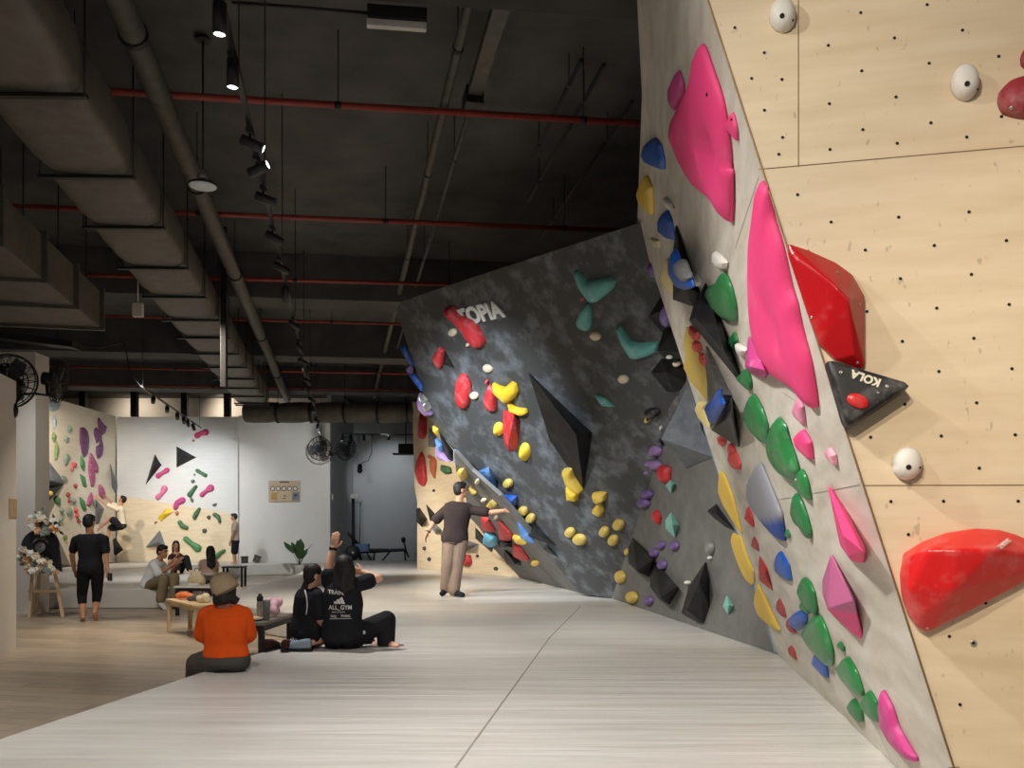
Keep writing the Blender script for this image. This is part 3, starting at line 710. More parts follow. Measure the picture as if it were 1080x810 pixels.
hold('red bean hold beside a small black triangle near the edge of the dark overhang', PG1, 'K 285,613 305,626 300,690 286,717 266,690 256,655', H_red2, .10, group=g)
hold('upright red almond hold left of a cream pebble', PG1, 'L 385,66 410,73 432,120 425,200 405,234 376,222 361,180 366,102', H_red2, .10, group=g)
hold('upright red hold half behind the bright yellow saddle hold', PG1, 'L 520,115 550,140 553,230 540,243 515,240 498,200 505,150', H_red2, .10, group=g)
hold('tiny red pip hold above the yellow saddle hold', PG1, oval(511,101,7,10,'L'), H_red2, .05, group=g)
hold('big red bent block hold below the small yellow saddle', PG1, 'L 590,236 630,240 665,290 660,380 650,425 616,431 596,400 586,330', H_red2, 0, 'facet', g, apex=[(*P_('L',640,262),.14),(*P_('L',612,400),.14),(*P_('L',600,300),.1)])
volume('small black triangle volume beside the red bean hold', PG1, 'K 315,633 357,712 303,692', M_vol, [(*P_('K',322,680),.06)])
g = 'yellow holds on the dark overhang'
o = hold('bright yellow saddle shaped hold, largest yellow on the dark overhang', PG1, 'L 538,110 560,122 590,130 622,106 645,116 655,150 636,185 602,204 567,170 545,150', H_yelb, .14, group=g, dents=[(*P_('L',590,118),.10,.09)])
hold('small yellow saddle hold hanging under the bright yellow saddle', PG1, 'L 610,196 640,222 695,232 703,250 685,262 650,250 618,236', H_yelb, .10, group=g, dents=[(*P_('L',655,225),.08,.06)])
hold('oval yellow button hold left of the big red bent block', PG1, oval(561,331,25,34,'L'), H_yelb, .10, 'cone', g)
hold('oval yellow button hold below the big red bent block', PG1, oval(685,440,28,44,'L'), H_yelb, .12, 'cone', g)
hold('upper ribbed yellow hold beside the tip of the big black folded volume', PG1, 'M 780,72 828,56 836,110 872,170 862,186 830,160 800,135', H_yel, .14, group=g, spine=[P_('M',805,75),P_('M',820,130),P_('M',858,175)])
hold('lower ribbed yellow hold at the tip of the big black folded volume', PG1, 'M 800,142 850,185 850,216 806,210', H_yelb, .12, group=g)
hold('upper knotted yellow hold of the pair below the black folded volume', PG1, 'M 922,182 950,178 985,182 984,214 950,230 930,212', H_yel, .12, group=g, dents=[(*P_('M',950,205),.05,.04)])
hold('lower knotted yellow hold of the pair below the black folded volume', PG1, 'M 926,252 958,226 974,270 964,290 928,270', H_yel, .12, group=g)
for lab, x, y, rx, ry in (('yellow pebble hold, highest of the three near the bottom of the dark overhang',1045,332,28,25), ('yellow pebble hold, left of the three near the bottom of the dark overhang',977,365,24,24),
    ('yellow pebble hold, lowest of the three near the bottom of the dark overhang',1020,405,25,25), ('smaller of two joined yellow pebble holds low on the dark overhang',815,368,24,22),
    ('larger of two joined yellow pebble holds low on the dark overhang',860,402,34,25), ('upper ring shaped yellow hold right of the reaching hand',590,267,23,22),
    ('lower ring shaped yellow hold right of the reaching hand',628,300,21,21), ('yellow button hold beside the large blue pyramid hold',520,135,22,20)):
    hold(lab, PG1, oval(x,y,rx,ry,'M',.3), H_yelm, .08, group=g)
g = 'blue holds near the edge of the dark overhang'
hold('large blue pyramid hold above the reaching hand', PG1, 'M 375,76 430,56 465,110 470,154 430,148 392,115', H_blul, 0, 'facet', g, apex=[(*P_('M',432,78),.22)])
hold('blue block hold touched by the person in brown tee', PG1, 'M 500,192 558,200 556,240 517,245', H_blue, .14, group=g)
hold('thin blue fin hold beside the black triangular pair at the bottom', PG1, 'b 780,252 850,350 900,425 862,420 802,380', H_blul, .06, group=g)
hold('flat blue fin hold on the crease above the large blue pyramid', PG1, 'a 331,432 400,500 440,578 332,520', H_blul, .06, group=g)
hold('blue fin hold sticking out, highest on the edge of the dark overhang', PG1, 'K 97,608 120,606 165,702 150,690', H_blue, .06, group=g)
hold('blue fin hold sticking out below a small purple knob', PG1, 'L 142,62 165,68 205,120 206,148', H_blue, .06, group=g)
hold('small purple knob hold between two blue fins on the overhang edge', PG1, 'K 128,704 150,700 160,735 140,730', H_pur, .08)
hold('lilac half round hold with white patches on the overhang edge', PG1, 'a 82,32 130,90 174,188 132,194 82,140 70,90', H_lil, .10, bolts=[W_('a',112,70,.08),W_('a',140,130,.08)])
hold('small bright yellow hold on the overhang edge below the lilac half round', PG1, 'a 182,265 215,290 220,325 186,300', H_yelb, .06)
hold('lilac block hold on the overhang edge above the green hold', PG1, 'a 207,402 250,460 308,518 240,500 202,470', H_lil, .10)
hold('blue block hold above the lilac block on the overhang edge', PG1, 'a 202,352 240,400 248,448 215,410', H_blul, .08)
volume('black elongated volume on the edge of the dark overhang', PG1, 'a 226,312 324,440 324,514 290,520 250,430', M_vol, [(*P_('a',285,440),.14)])
volume('big black folded volume in the middle of the dark overhang', PG1, 'L 708,58 1010,345 970,612 860,366 812,383 788,290 752,160', M_vol, [(*P_('L',935,352),.34),(*P_('L',830,376),.10)])
volume('upper black triangle volume low on the dark overhang', PG1, 'b 900,277 1055,438 852,375', M_vol, [(*P_('b',905,350),.12)])
volume('lower black triangle volume low on the dark overhang', PG1, 'b 990,432 1070,520 962,465', M_vol, [(*P_('b',1010,470),.10)])
hold('black bean hold above a yellow ringed dot on the dark overhang', PG1, oval(212,276,62,34,'f'), H_blk, .10)
hold('tiny yellow ring hold below the black bean hold', PG1, oval(175,330,22,24,'f'), H_yelm, .06, bolts=[Hh('f',175,330,.015)])
hold('tiny white pebble hold left of the big grey blue pyramid volume', PG1, oval(288,395,9,16,'f',-.3), H_white, .05)

# block volumes beside the slanted wall
def PGd(d): return Plane(PG1.P+PG1.n*d, PG1.u, PG1.v)
volume('dark block volume carrying a purple round hold, top of the stack', PG1, 'd 330,645 e 400,120 440,235 300,315 186,186', M_vol, [(*P_('e',300,130),.22),(*P_('e',390,190),.25)])
volume('dark slate block volume in the middle of the stack by the teal boomerang', PG1, 'e 300,322 440,235 478,400 470,490 380,578 300,500 257,465', M_vol, [(*P_('e',262,462),.22),(*P_('e',470,480),.3)])
volume('dark speckled block volume at the bottom of the stack', PG1, 'e 290,525 480,580 545,740 400,798 330,790 207,640', M_vol, [(*P_('e',330,640),.18)])
hold('purple round hold on the topmost dark block volume', PGd(.24), oval(335,180,56,90,'e'), H_pur, .08)
hold('purple wedge hold sticking out from the edge of the slanted wall', PG1, 'd 290,408 308,470 280,560 240,540 186,455 210,425', H_pur, .16)
hold('white pinch hold under the slate block volume', PGd(.1), oval(415,565,32,22,'e',.2), H_cream, .06)
hold('small white slot hold under the slate block volume edge', PGd(.22), oval(355,513,26,12,'e',.2), H_white, .04)
volume('big grey blue pyramid volume beside the grey wall', PG2, 'f 510,45 575,180 640,470 709,632 495,722 292,492', M_volg, [(*P_('f',288,486),.42)], bev=.01)
volume('flat grey triangle volume behind the big grey blue pyramid', PG2, 'f 336,82 455,150 322,405 266,330', C('flat grey volume',98,99,98,chalk=.3), [(*P_('f',340,250),.05)])

# ---- grey lower wall
g = 'purple holds on the grey wall'
for lab, x, y, r, c in (('largest purple ball hold at the top of the grape cluster',232,580,46,'f'), ('purple ball hold at the left of the grape cluster',172,682,36,'f'), ('small purple ball hold in the middle of the grape cluster',205,690,28,'f'),
    ('long purple ball hold at the right of the grape cluster',244,700,36,'f'), ('lowest purple ball hold of the grape cluster',150,748,42,'f'), ('upper purple teardrop hold of the dripping pair',372,545,19,'O'),
    ('lower purple teardrop hold of the dripping pair',355,588,22,'O')):
    hold(lab, PG2, oval(x,y,r,r*1.15,c), H_lil if c=='f' else H_pur, .10, group=g)
for lab, x, y, r in (('small dark purple knob hold below the red teardrop, left of two',345,202,16), ('small dark purple knob hold below the mint diamond, right of two',410,206,18), ('dark purple knob hold over the upper black half barrel volume',312,240,18),
    ('dark purple knob hold over the lower black half barrel volume',352,296,19), ('dark purple knob hold near the mat, lowest on the grey wall',288,466,17)):
    hold(lab, PG2, oval(x,y,r,r*1.3,'P'), H_pur, .06, group=g)
hold('greyish lilac hold on the small dark wedge above the grape cluster', PG2, oval(205,462,18,38,'f',.3), H_lil, .08)
volume('small dark wedge volume above the grape cluster', PG2, 'f 186,530 280,468 296,545 240,560', M_volg, [(*P_('f',270,500),.12)])
hold('red lump hold right of the grape cluster', PG2, 'O 440,406 474,420 470,478 450,494 427,450', H_red2, .10)
hold('red teardrop hold below the dripping purple pair', PG2, 'O 415,620 432,650 425,688 400,650', H_red2, .08)
g = 'mint holds on the grey wall'
hold('mint diamond hold under the red lump hold', PG2, 'O 482,477 505,495 486,540 459,505', H_mint, 0, 'facet', g, apex=[(*P_('O',486,505),.10)])
hold('largest mint diamond hold in the middle of the grey wall', PG2, 'O 485,632 523,690 505,753 461,710 459,670', H_mint, 0, 'facet', g, apex=[(*P_('O',490,690),.12)])
hold('mint diamond hold low on the grey wall near the mat', PG2, 'P 660,442 692,490 666,530 643,492', H_mint, 0, 'facet', g, apex=[(*P_('P',668,490),.08)])
g = 'yellow holds on the grey wall'
hold('upper yellow half shell hold at the left edge of the grey wall', PG2, oval(153,354,20,32,'P'), H_yelm, .08, group=g)
hold('lower yellow half shell hold at the left edge of the grey wall', PG2, oval(208,450,23,30,'P'), H_yelm, .08, group=g)
hold('thin yellow sliver hold behind the upper black half barrel volume', PG2, oval(185,235,8,18,'P'), H_yelm, .05, group=g)
hold('grey white teardrop hold above the black bottle shaped volume', PG2, oval(581,215,12,30,'P'), H_gry, .07)
hold('small white pebble hold left of the black bottle shaped volume', PG2, oval(474,380,9,10,'P'), H_white, .05)
hold('tiny white pebble hold under the grey white teardrop hold', PG2, oval(580,262,6,8,'P'), H_white, .04)
volume('upper black half barrel volume on the grey wall', PG2, 'P 214,168 320,266 290,352 240,332 197,290 191,225', M_vol, [(*P_('P',235,325),.22),(*P_('P',305,275),.10)])
volume('lower black half barrel volume on the grey wall', PG2, 'P 320,282 430,405 386,484 340,460 297,400 300,332', M_vol, [(*P_('P',345,452),.22),(*P_('P',420,400),.10)])
volume('black bottle shaped volume with grey tip standing over the mat', PG2, 'P 560,282 576,360 576,500 550,573 525,570 447,525 480,400', M_vol, [(*P_('P',530,370),.2),(*P_('P',470,510),.2)])
volume('small dark wedge volume between two yellow fins by the slanted wall', PG2, 'O 657,626 700,592 788,718 745,700 692,660', M_vol, [(*P_('O',700,640),.12)])
volume('small black end piece volume under the pale yellow hold', PG2, 'f 590,330 718,470 657,484 602,400', M_vol, [(*P_('f',660,430),.1)])

# ---- lit facet under the overhang
g = 'small holds on the lit grey facet'
for lab, sp, mt, h in (('yellow block hold at the top of the lit grey facet','a 357,582 395,572 424,628 400,650',H_yelm,.08), ('cream pebble hold next to the yellow block on the lit facet',oval(495,662,14,18,'a'),H_cream,.05),
    ('yellow hold beside the black hair of the person in brown tee','a 442,697 488,742 466,750',H_yelm,.07), ('cream chip hold above the outstretched arm on the lit facet',oval(540,118,18,12,'b'),H_cream,.05),
    ('yellow triple lump hold above the outstretched arm','b 565,150 595,118 626,150 622,170 570,172',H_yelm,.08), ('cream chip hold below the outstretched arm',oval(628,241,12,12,'b'),H_cream,.05),
    ('left red block hold on the lit facet','b 527,232 570,260 618,342 547,330',H_red2,.10), ('upper right red block hold on the lit facet','b 652,267 738,370 720,408 662,394',H_red2,.10),
    ('lowest red block hold on the lit facet','b 760,432 800,460 862,548 762,515 747,480',H_red2,.10), ('yellow twin lump hold between two red blocks','b 747,372 800,382 843,430 782,424',H_yel,.08),
    ('yellow lump hold lowest on the lit facet',oval(906,567,28,19,'b',.2),H_yel,.06), ('cyan block hold on the dark wedge of the lit facet','b 557,342 620,380 634,438 592,444 542,410',H_cyan,.16)):
    hold(lab, PG0, sp, mt, h, group=g)
volume('dark wedge volume under the cyan block hold', PG0, 'b 482,312 540,380 614,455 600,490 482,390', M_vol, [(*P_('b',560,440),.12)])
volume('black block volume under the upper right red block', PG0, 'b 652,402 740,415 744,454 647,450', M_vol, [(*P_('b',690,445),.2)])
volume('black stepped volume under the lowest red block', PG0, 'b 692,472 740,530 806,560 806,580 707,574 686,520', M_vol, [(*P_('b',760,570),.15)])

# ---- plywood wall behind the overhang
g = 'holds on the plywood wall behind the overhang'
for lab, sp, mt, h in (('upper long red hold on the plywood wall behind the overhang','a 95,172 125,190 125,320 105,358 77,350 82,250',H_red2,.12), ('lower long red hold on the plywood wall behind the overhang','a 95,447 115,500 129,650 110,693 82,680 57,600 67,510',H_red2,.12),
    ('orange brown leaf hold on the plywood wall behind the overhang','a 180,482 199,520 190,640 167,590 162,500',H_org,.10), ('tiny brown knob hold above the orange brown leaf',oval(157,485,10,14,'a'),H_org,.08),
    ('dark green oval hold above the head of the person in brown tee','a 240,542 298,560 308,598 270,608 237,580',H_bon,.12), ('rosy red round hold beside the trousers of the person in brown tee','b 402,507 440,512 450,560 430,588 387,575',H_red2,.12),
    ('tiny black diamond foothold, left of the walkway by the far plywood wall',oval(118,462,9,14,'b'),H_blk,.05), ('tiny black diamond foothold lowest left on the plywood wall',oval(152,538,10,14,'b'),H_blk,.05),
    ('tiny black foothold right of the rosy red round hold',oval(495,515,7,10,'b'),H_blk,.05), ('tiny black foothold near the foot of the lit facet',oval(627,605,13,13,'b'),H_blk,.05), ('tiny black foothold under the lower long red hold',oval(185,725,6,10,'a'),H_blk,.05)):
    hold(lab, PW, sp, mt, h, group=g)
for lab, sp, ap in (('grey volume beside the upper long red hold','a 150,272 213,350 194,418 147,410',(180,370,.2,'a')), ('dark boulder shaped volume at the free edge of the plywood wall','b 62,180 85,172 138,250 100,308 62,270',(85,240,.3,'b')),
    ('black spike volume left of the shoulder of the person in brown tee','b 132,147 193,215 160,268',(155,220,.15,'b')), ('grey volume behind the lowered hand of the person in brown tee','b 200,288 243,330 200,360 175,320',(205,325,.2,'b')), ('grey pointed volume behind the waist of the person in brown tee','b 400,397 508,432 397,493',(430,440,.25,'b'))):
    volume(lab, PW, sp, M_vol if 'bl' in lab[:3] or 'dark' in lab else M_volg, [(*P_(ap[3],ap[0],ap[1]),ap[2])])

# ---- far corner walls
g = 'holds on the far corner wall'
for lab, sp, mt in (('largest plum shoe shaped hold high on the far corner wall','g 402,282 440,276 470,310 484,390 470,530 440,564 425,530 402,400',H_plum), ('highest plum hold on the far corner wall','g 580,182 610,230 654,270 635,330 606,354 576,270 571,210',H_plum),
    ('plum leaf hold left under the highest plum hold','g 556,277 600,340 604,388 562,428 537,340 537,302',H_plum), ('plum hold below the two joined plum leaves','g 600,372 620,450 610,540 576,578 556,530 557,460 590,440',H_plum),
    ('long plum drooping hold above the climber','g 506,517 540,570 575,650 570,708 522,690 540,790 h 530,120 510,120 487,0 g 482,650 492,560',H_pkd), ('lilac leaf hold left of the raised leg of the climber','h 510,172 524,240 490,308 467,290 482,230',H_pkd),
    ('plum leaf hold above the arms of the climber','h 590,97 625,140 644,220 620,238 587,200 577,120',H_pkd), ('green leaf hold below the shoe shaped plum hold','g 411,542 440,620 438,698 409,640',H_grf),
    ('second green leaf hold directly under the first one','h 405,0 440,30 459,128 432,110',H_grf), ('green leaf hold left of the lilac leaf','h 400,217 440,260 459,348 432,340 407,280',H_grf), ('rounded green hold beside the black pyramid volume','h 180,202 214,240 210,293 177,285 152,230',H_grf),
    ('olive small leaf hold near the fan','g 150,322 171,360 155,418 137,370',H_olv), ('long olive leaf hold below the small olive one','g 180,412 195,480 180,558 166,590 166,480',H_olv), ('grey blue leaf hold highest near the fan','g 156,162 174,230 150,288 146,200',H_sagb),
    ('sage diamond hold right of the small olive leaf','g 300,257 324,290 300,333 281,300',H_sage), ('sage diamond hold under another sage diamond','g 256,352 296,380 270,423 251,390',H_sage), ('long sage hold left of the coral crumb hold','g 266,517 304,550 261,636 251,580',H_sage),
    ('large sage round hold left of the rosy pebbles','h 310,322 330,370 295,413 276,365',H_sage), ('sage knob hold above the large sage round hold','h 345,227 361,260 345,293 326,260',H_sage), ('upper pale sage hold over the flowers','h 215,312 244,350 230,384 211,350',H_sage),
    ('lower pale sage hold over the flowers','h 221,392 239,430 215,468 201,440',H_sage), ('small olive hold beside the shoulder of the person in black','h 265,577 274,610 255,633 246,600',H_olv), ('coral crumb hold in the middle of the far corner wall','g 331,602 369,620 354,658 331,650',H_coral),
    ('coral pip hold under the coral crumb hold',oval(325,675,11,14,'g'),H_coral), ('rose hold right of the black pyramid volume','h 356,92 370,118 356,138 344,112',H_rose), ('rose oval hold left of the sage knob','h 285,172 304,190 285,223 271,200',H_rose),
    ('rose bean hold beside the sage knob','h 302,242 319,262 300,274 290,258',H_rose), ('uppermost of three rosy pebble holds','h 356,317 379,350 365,373 346,350',H_coral), ('middle one of three rosy pebble holds','h 370,367 389,400 370,423 356,395',H_coral), ('lowest of three rosy pebble holds','h 390,427 404,450 390,468 376,450',H_rose),
    ('greenish cluster hold at the top edge under the fan','g 112,30 150,10 215,60 190,110 130,125 108,90',H_sagb), ('teal hold beside the tip of the grey pyramid volume','h 215,20 250,15 276,45 250,80 225,65',H_sage)):
    hold(lab, PLW, sp, mt, .07, group=g)
volume('grey upper pyramid volume at the near edge of the far corner wall', PLW, 'g 97,592 245,785 h 245,92 52,105 g 58,740', M_volg, [(*P_('h',120,60),.35)])
volume('black lower pyramid volume at the near edge of the far corner wall', PLW, 'h 55,112 245,97 82,286 68,200', M_vol, [(*P_('h',120,150),.35)])
hold('yellow round hold on the black lower pyramid volume', Plane(PLW.P+V((.36,0,0)),PLW.u,PLW.v), oval(110,187,28,28,'h'), H_yelm, .08, group=g)
volume('tall grey pyramid volume under the shoe of the climber', PLW, 'h 546,235 628,330 580,470 546,480', M_volg, [(*P_('h',580,330),.25)])
volume('thin slate spike volume in the far corner', PLW, 'g 685,617 745,800 h 754,120 735,180 705,130 g 692,700', M_volg, [(*P_('h',725,60),.2)])
g = 'holds on the far back wall'
def bones(lab, crop, pts, rs, mt, h=.1):
    sp, spine = bone(crop, pts, rs); hold(lab, PBW, sp, mt, h, group=g, spine=spine, n=60)
bones('crimson two lobed hold highest on the far back wall','i',[(610,175),(645,155),(690,142)],[28,22,32],C('crimson resin',190,40,92,chalk=.2))
bones('pink two lobed hold beside the leaning black triangle volume','i',[(240,556),(280,530),(325,502)],[26,18,24],H_pinkd)
bones('pale pink two lobed hold below the leaning black triangle volume','j',[(238,128),(275,95),(298,48)],[26,20,32],C('soft pink resin',214,110,150,chalk=.3))
bones('crimson two lobed hold right of the standing green hold','j',[(655,105),(695,72),(738,42)],[24,18,34],H_pinkd)
bones('magenta bent hold above the yellow slab hold','j',[(405,225),(420,185),(470,158)],[24,26,30],H_mag)
bones('dark green pill hold right of the upper black triangle volume','i',[(610,505),(645,528),(688,550)],[17,16,18],H_bon)
bones('standing green pill hold left of the crimson two lobed hold','j',[(540,105),(565,70),(598,28)],[25,20,15],H_bon)
bones('green pill hold in the middle of the far back wall','j',[(585,322),(605,280),(630,240)],[20,22,14],H_bon)
bones('green bean hold above the long green hold','j',[(445,368),(465,400),(510,420)],[20,22,18],H_bon)
bones('long green two lobed hold, largest green on the far back wall','j',[(500,525),(555,570),(615,615)],[24,24,36],H_grf)
bones('green hold behind the person in pink top','j',[(785,700),(825,660),(865,638)],[22,18,16],H_grf)
bones('green arched hold beside the standing person in shorts','j',[(775,292),(810,315),(825,362)],[18,20,14],H_bon)
hold('yellow slab hold under the magenta bent hold', PBW, 'j 237,325 330,225 384,270 270,363', H_yelb, 0, 'facet', g, apex=[(*P_('j',300,290),.15)])
for lab, x, y, rx, ry, c, mt in (('small dark green knob under the dark green pill',570,608,18,16,'i',H_bon), ('tiny olive knob beside the dark green pill',585,545,8,10,'i',H_olv), ('small green drop hold under the standing green pill',560,155,13,24,'j',H_bon),
    ('thin dark foothold right of the crimson two lobed hold',776,200,22,10,'j',H_dol), ('dark green knob left of the green arched hold',720,320,18,18,'j',H_dol), ('dark green drop hold under the green arched hold',680,448,22,20,'j',H_dol),
    ('brown knob hold under the magenta bent hold',420,282,16,18,'j',H_org), ('tiny brown foothold under the yellow slab hold',218,368,14,7,'j',H_rose), ('tiny brown knob under the highest crimson hold',575,222,12,12,'i',H_org)):
    hold(lab, PBW, oval(x,y,rx,ry,c,-.4), mt, .07, group=g)
volume('upper black triangle volume pointing right on the far back wall', PBW, 'i 415,277 603,382 416,478', M_vol, [(*P_('i',490,378),.3)])
volume('leaning black triangle volume on the far back wall', PBW, 'i 210,352 274,455 122,643', M_vol, [(*P_('i',205,450),.3)])
volume('grey triangle volume behind the person in white shirt', PBW, 'j 258,442 310,590 122,605', M_volg, [(*P_('j',235,560),.35)])
volume('black triangle volume below the climber', PBW, 'h 690,545 812,718 710,795', M_vol, [(*P_('h',740,690),.3)])

# ---- lettering on holds and on the dark wall
def letters(txt, size, origin, right, up, mat, parent, name='lettering', ext=.002, bold=.0):
    cu = bpy.data.curves.new('txt', 'FONT'); cu.body = txt; cu.size = size; cu.extrude = ext; cu.offset = bold; cu.align_x = 'CENTER'; cu.align_y = 'CENTER'
    o = bpy.data.objects.new('txt', cu); COL.objects.link(o); bpy.context.view_layer.update()
    me = bpy.data.meshes.new_from_object(o.evaluated_get(bpy.context.evaluated_depsgraph_get())); bpy.data.objects.remove(o); bpy.data.curves.remove(cu)
    r = V(right).normalized(); u = V(up); u = (u-r*u.dot(r)).normalized(); n = r.cross(u)
    bm = newbm(); bm.from_mesh(me); bpy.data.meshes.remove(me)
    for v in bm.verts: v.co = V(origin)+r*v.co.x+u*v.co.y+n*v.co.z
    return mesh_obj(name, bm, mat, parent)
M_let = plain('pale lettering', rgb(226,222,200), .7)
a, b_ = PR.hit(P_('G',264,548), .079), PR.hit(P_('G',316,566), .079)
letters('KOLA', .038, (a+b_)/2, -(b_-a), -PR.v, M_let, KOLA, bold=.0016)
bv = BVHTree.FromPolygons([v.co+REDBIG.location for v in REDBIG.data.vertices], [tuple(p.vertices) for p in REDBIG.data.polygons])
h1 = bv.ray_cast(V((0,0,CH)), ray(*P_('H',553,455)).normalized()); h2 = bv.ray_cast(V((0,0,CH)), ray(*P_('H',600,420)).normalized())
rr = (h2[0]-h1[0]); nn = (h1[1]+h2[1]).normalized()
if nn.dot(V((0,-1,0))) < 0: nn = -nn
letters('TENMING', .021, (h1[0]+h2[0])/2+nn*.006, rr, nn.cross(rr), plain('pink white lettering', rgb(240,190,186), .6), REDBIG, bold=.0006)
lt = [PG1.hit(p, .012) for p in ((490,333.5),(519.5,327))]
ro = (lt[1]-lt[0]); upv = PG1.hit((505,320), .012)-PG1.hit((510,335), .012)
o = letters('TOPIA', .30, PG1.hit((506,331.5), .014), ro, upv, plain('white sign letters', rgb(225,225,220), .5), None, 'block_lettering', .01, .012)
setp(o, 'white block letters on the dark overhang beside the longest red hold', 'sign')
# ------------------------------------------------------------------ services under the ceiling
def zat(x, y, z): return atz(x, y, z)
def onax(x0, y0, z, Y): return V((x0+AX.x/AX.y*(Y-y0), Y, z))
def boxalong(bm, a, b_, w, h, up=V((0,0,1))):
    """box from a to b_, w wide, h high, a-b_ being the middle of its underside"""
    a, b_ = V(a), V(b_); d = (b_-a).normalized(); s = d.cross(up).normalized()*w/2; u = s.cross(d).normalized()*h
    if u.z < 0: u = -u
    v = [bm.verts.new(p+q+r) for p in (a, b_) for q in (-s, s) for r in (V(), u)]
    for q in ((0,1,3,2),(4,6,7,5),(0,4,5,1),(2,3,7,6),(0,2,6,4),(1,5,7,3)): bm.faces.new([v[i] for i in q])
    bmesh.ops.recalc_face_normals(bm, faces=bm.faces)
ZC = 5.995
# big insulated duct
XR, YR, ZD = -3.17, 6.25, 4.6
du = empty('ventilation_duct', onax(XR-.38, YR, ZD, 12), 'long dusty insulated duct with straps running from above the camera to the far wall', 'duct')
sect = [3.3, 5.0, 6.25, 7.7, 9.0, 10.4, 11.7, 13.0, 14.2, 15.5, 16.8, 18.1, 19.3, 20.5, 21.6, 21.9]
random.seed(3)
for k, (a, b_) in enumerate(zip(sect, sect[1:])):
    bm = newbm(); rings = []
    big = 1.16 if k == 0 else 1
    for j in range(7):
        Y = a + (b_-a)*j/6; c = onax(XR-.38, YR, ZD, Y); bul = 1 + .03*math.sin(j/6*math.pi) - (.04 if j in (0,6) else 0) + random.uniform(-.012,.012)
        w, h = .38*bul*big, .25*bul*big; ring = []
        for i in range(20):
            t = 2*math.pi*i/20; cx_, sy_ = math.cos(t), math.sin(t); e = .42
            x = math.copysign(abs(cx_)**e, cx_)*w; z = math.copysign(abs(sy_)**e, sy_)*h
            ring.append(bm.verts.new(c + V((x, -x*AX.x*.9, .25+z))))
        rings.append(ring)
    for r0, r1 in zip(rings, rings[1:]):
        for i in range(20): bm.faces.new((r0[i], r0[(i+1)%20], r1[(i+1)%20], r1[i])).smooth = True
    bm.faces.new(rings[0]); bm.faces.new(rings[-1][::-1]); bmesh.ops.recalc_face_normals(bm, faces=bm.faces)
    mesh_obj('duct_section', bm, M_duct, du)
    c = onax(XR-.38, YR, ZD, b_); bm = newbm(); boxalong(bm, c+V((-.43,0,-.035)), c+V((.43,.02,-.035)), .05, .03); mesh_obj('strap', bm, M_black, du)
    for s in (-.42, .42):
        bm = newbm(); tube(bm, [c+V((s,0,-.03)), V((c.x+s, c.y, ZC))], .008, 6); mesh_obj('hanger_rod', bm, M_black, du)
bm = newbm(); c = onax(XR-.38, YR, ZD, 5.0); boxalong(bm, c+V((-.5,0,-.06)), c+V((.5,.0,-.06)), .07, .66); mesh_obj('flange', bm, M_duct, du)
# round cross duct at the far end
cd = empty('ventilation_duct', V((-4.5,22.9,4.36)), 'round wrapped duct crossing in front of the far wall under the ceiling', 'duct')
xs = [-7.2,-6.3,-5.4,-4.5,-3.6,-2.8,-1.9,-1.0]
for a, b_ in zip(xs, xs[1:]):
    bm = newbm(); tube(bm, [(a+(b_-a)*t, 22.95, 4.52+.03*t) for t in (0,.06,.3,.7,.94,1)], [.22,.26,.28,.28,.26,.22], 16); mesh_obj('duct_section', bm, M_duct, cd)
    bm = newbm(); tube(bm, [(b_-.02,22.95,4.53),(b_+.02,22.95,4.53)], .285, 16); mesh_obj('strap', bm, M_black, cd)
    bm = newbm(); tube(bm, [(b_,22.95,4.8),(b_,22.95,ZC)], .008, 6); mesh_obj('hanger_rod', bm, M_black, cd)
# left box duct
ld = empty('ventilation_duct', onax(-6.5, 11.25, 4.1, 9), 'wide black box duct with flanges, cut by the photo edge above the partition', 'duct')
ys = [4.2,5.4,6.6,7.8,9.0,10.1,11.2]
for a, b_ in zip(ys, ys[1:]):
    bm = newbm(); boxalong(bm, onax(-6.6,11.25,4.1,a), onax(-6.6,11.25,4.1,b_), 2.2, .49); bevel(bm, .012); mesh_obj('duct_section', bm, M_duct, ld)
    bm = newbm(); p = onax(-6.6,11.25,4.06,b_); boxalong(bm, p, p+AX*.05, 2.3, .57); mesh_obj('flange', bm, M_pipe, ld)
    for s in (-1.0, 1.0):
        bm = newbm(); tube(bm, [p+V((s,0,.5)), V((p.x+s,p.y,ZC))], .008, 6); mesh_obj('hanger_rod', bm, M_black, ld)
# pipes along the hall
def pipe(name, label, pts, r, mat, hang=(), cat='pipe', group=None, clamps=0):
    bm = newbm(); tube(bm, pts, r, 12); o = mesh_obj(name, bm, mat); setp(o, label, cat, group)
    a, b_ = V(pts[0]), V(pts[-1])
    for t in hang:
        p = a+(b_-a)*t; bm = newbm(); tube(bm, [p, V((p.x, p.y, ZC))], .006, 6); mesh_obj('hanger_rod', bm, M_black, o)
        d = (b_-a).normalized()*.03; bm = newbm(); tube(bm, [p-d, p+d], r*1.15, 12); mesh_obj('clamp', bm, M_black, o)
    return o
pipe('ceiling_pipe', 'thick dark pipe right of the insulated duct, running the length of the hall', [onax(-3.09,7.47,5.2,Y) for Y in (4.5,12,25)], .1, M_pipe, (.1,.24,.4,.6,.8))
pipe('ceiling_pipe', 'dark pipe in the middle of the ceiling, running towards the dark overhang', [onax(-.6,7.86,5.4,Y) for Y in (5,12,26)], .042, M_pipe, (.1,.22,.36,.5,.7))
tr = pipe('conduit', 'thin conduit behind the ceiling cable trunk', [onax(-.17,7.12,5.5,Y) for Y in (8.31,12,20)], .025, M_pipe, (.1,.4,.7))
bm = newbm(); boxalong(bm, onax(-.17,7.12,5.47,5.2), onax(-.17,7.12,5.47,8.15), .13, .09)
o = mesh_obj('cable_duct', bm, M_pipe); setp(o, 'short dark cable trunk with end box near the middle of the ceiling', 'cable duct')
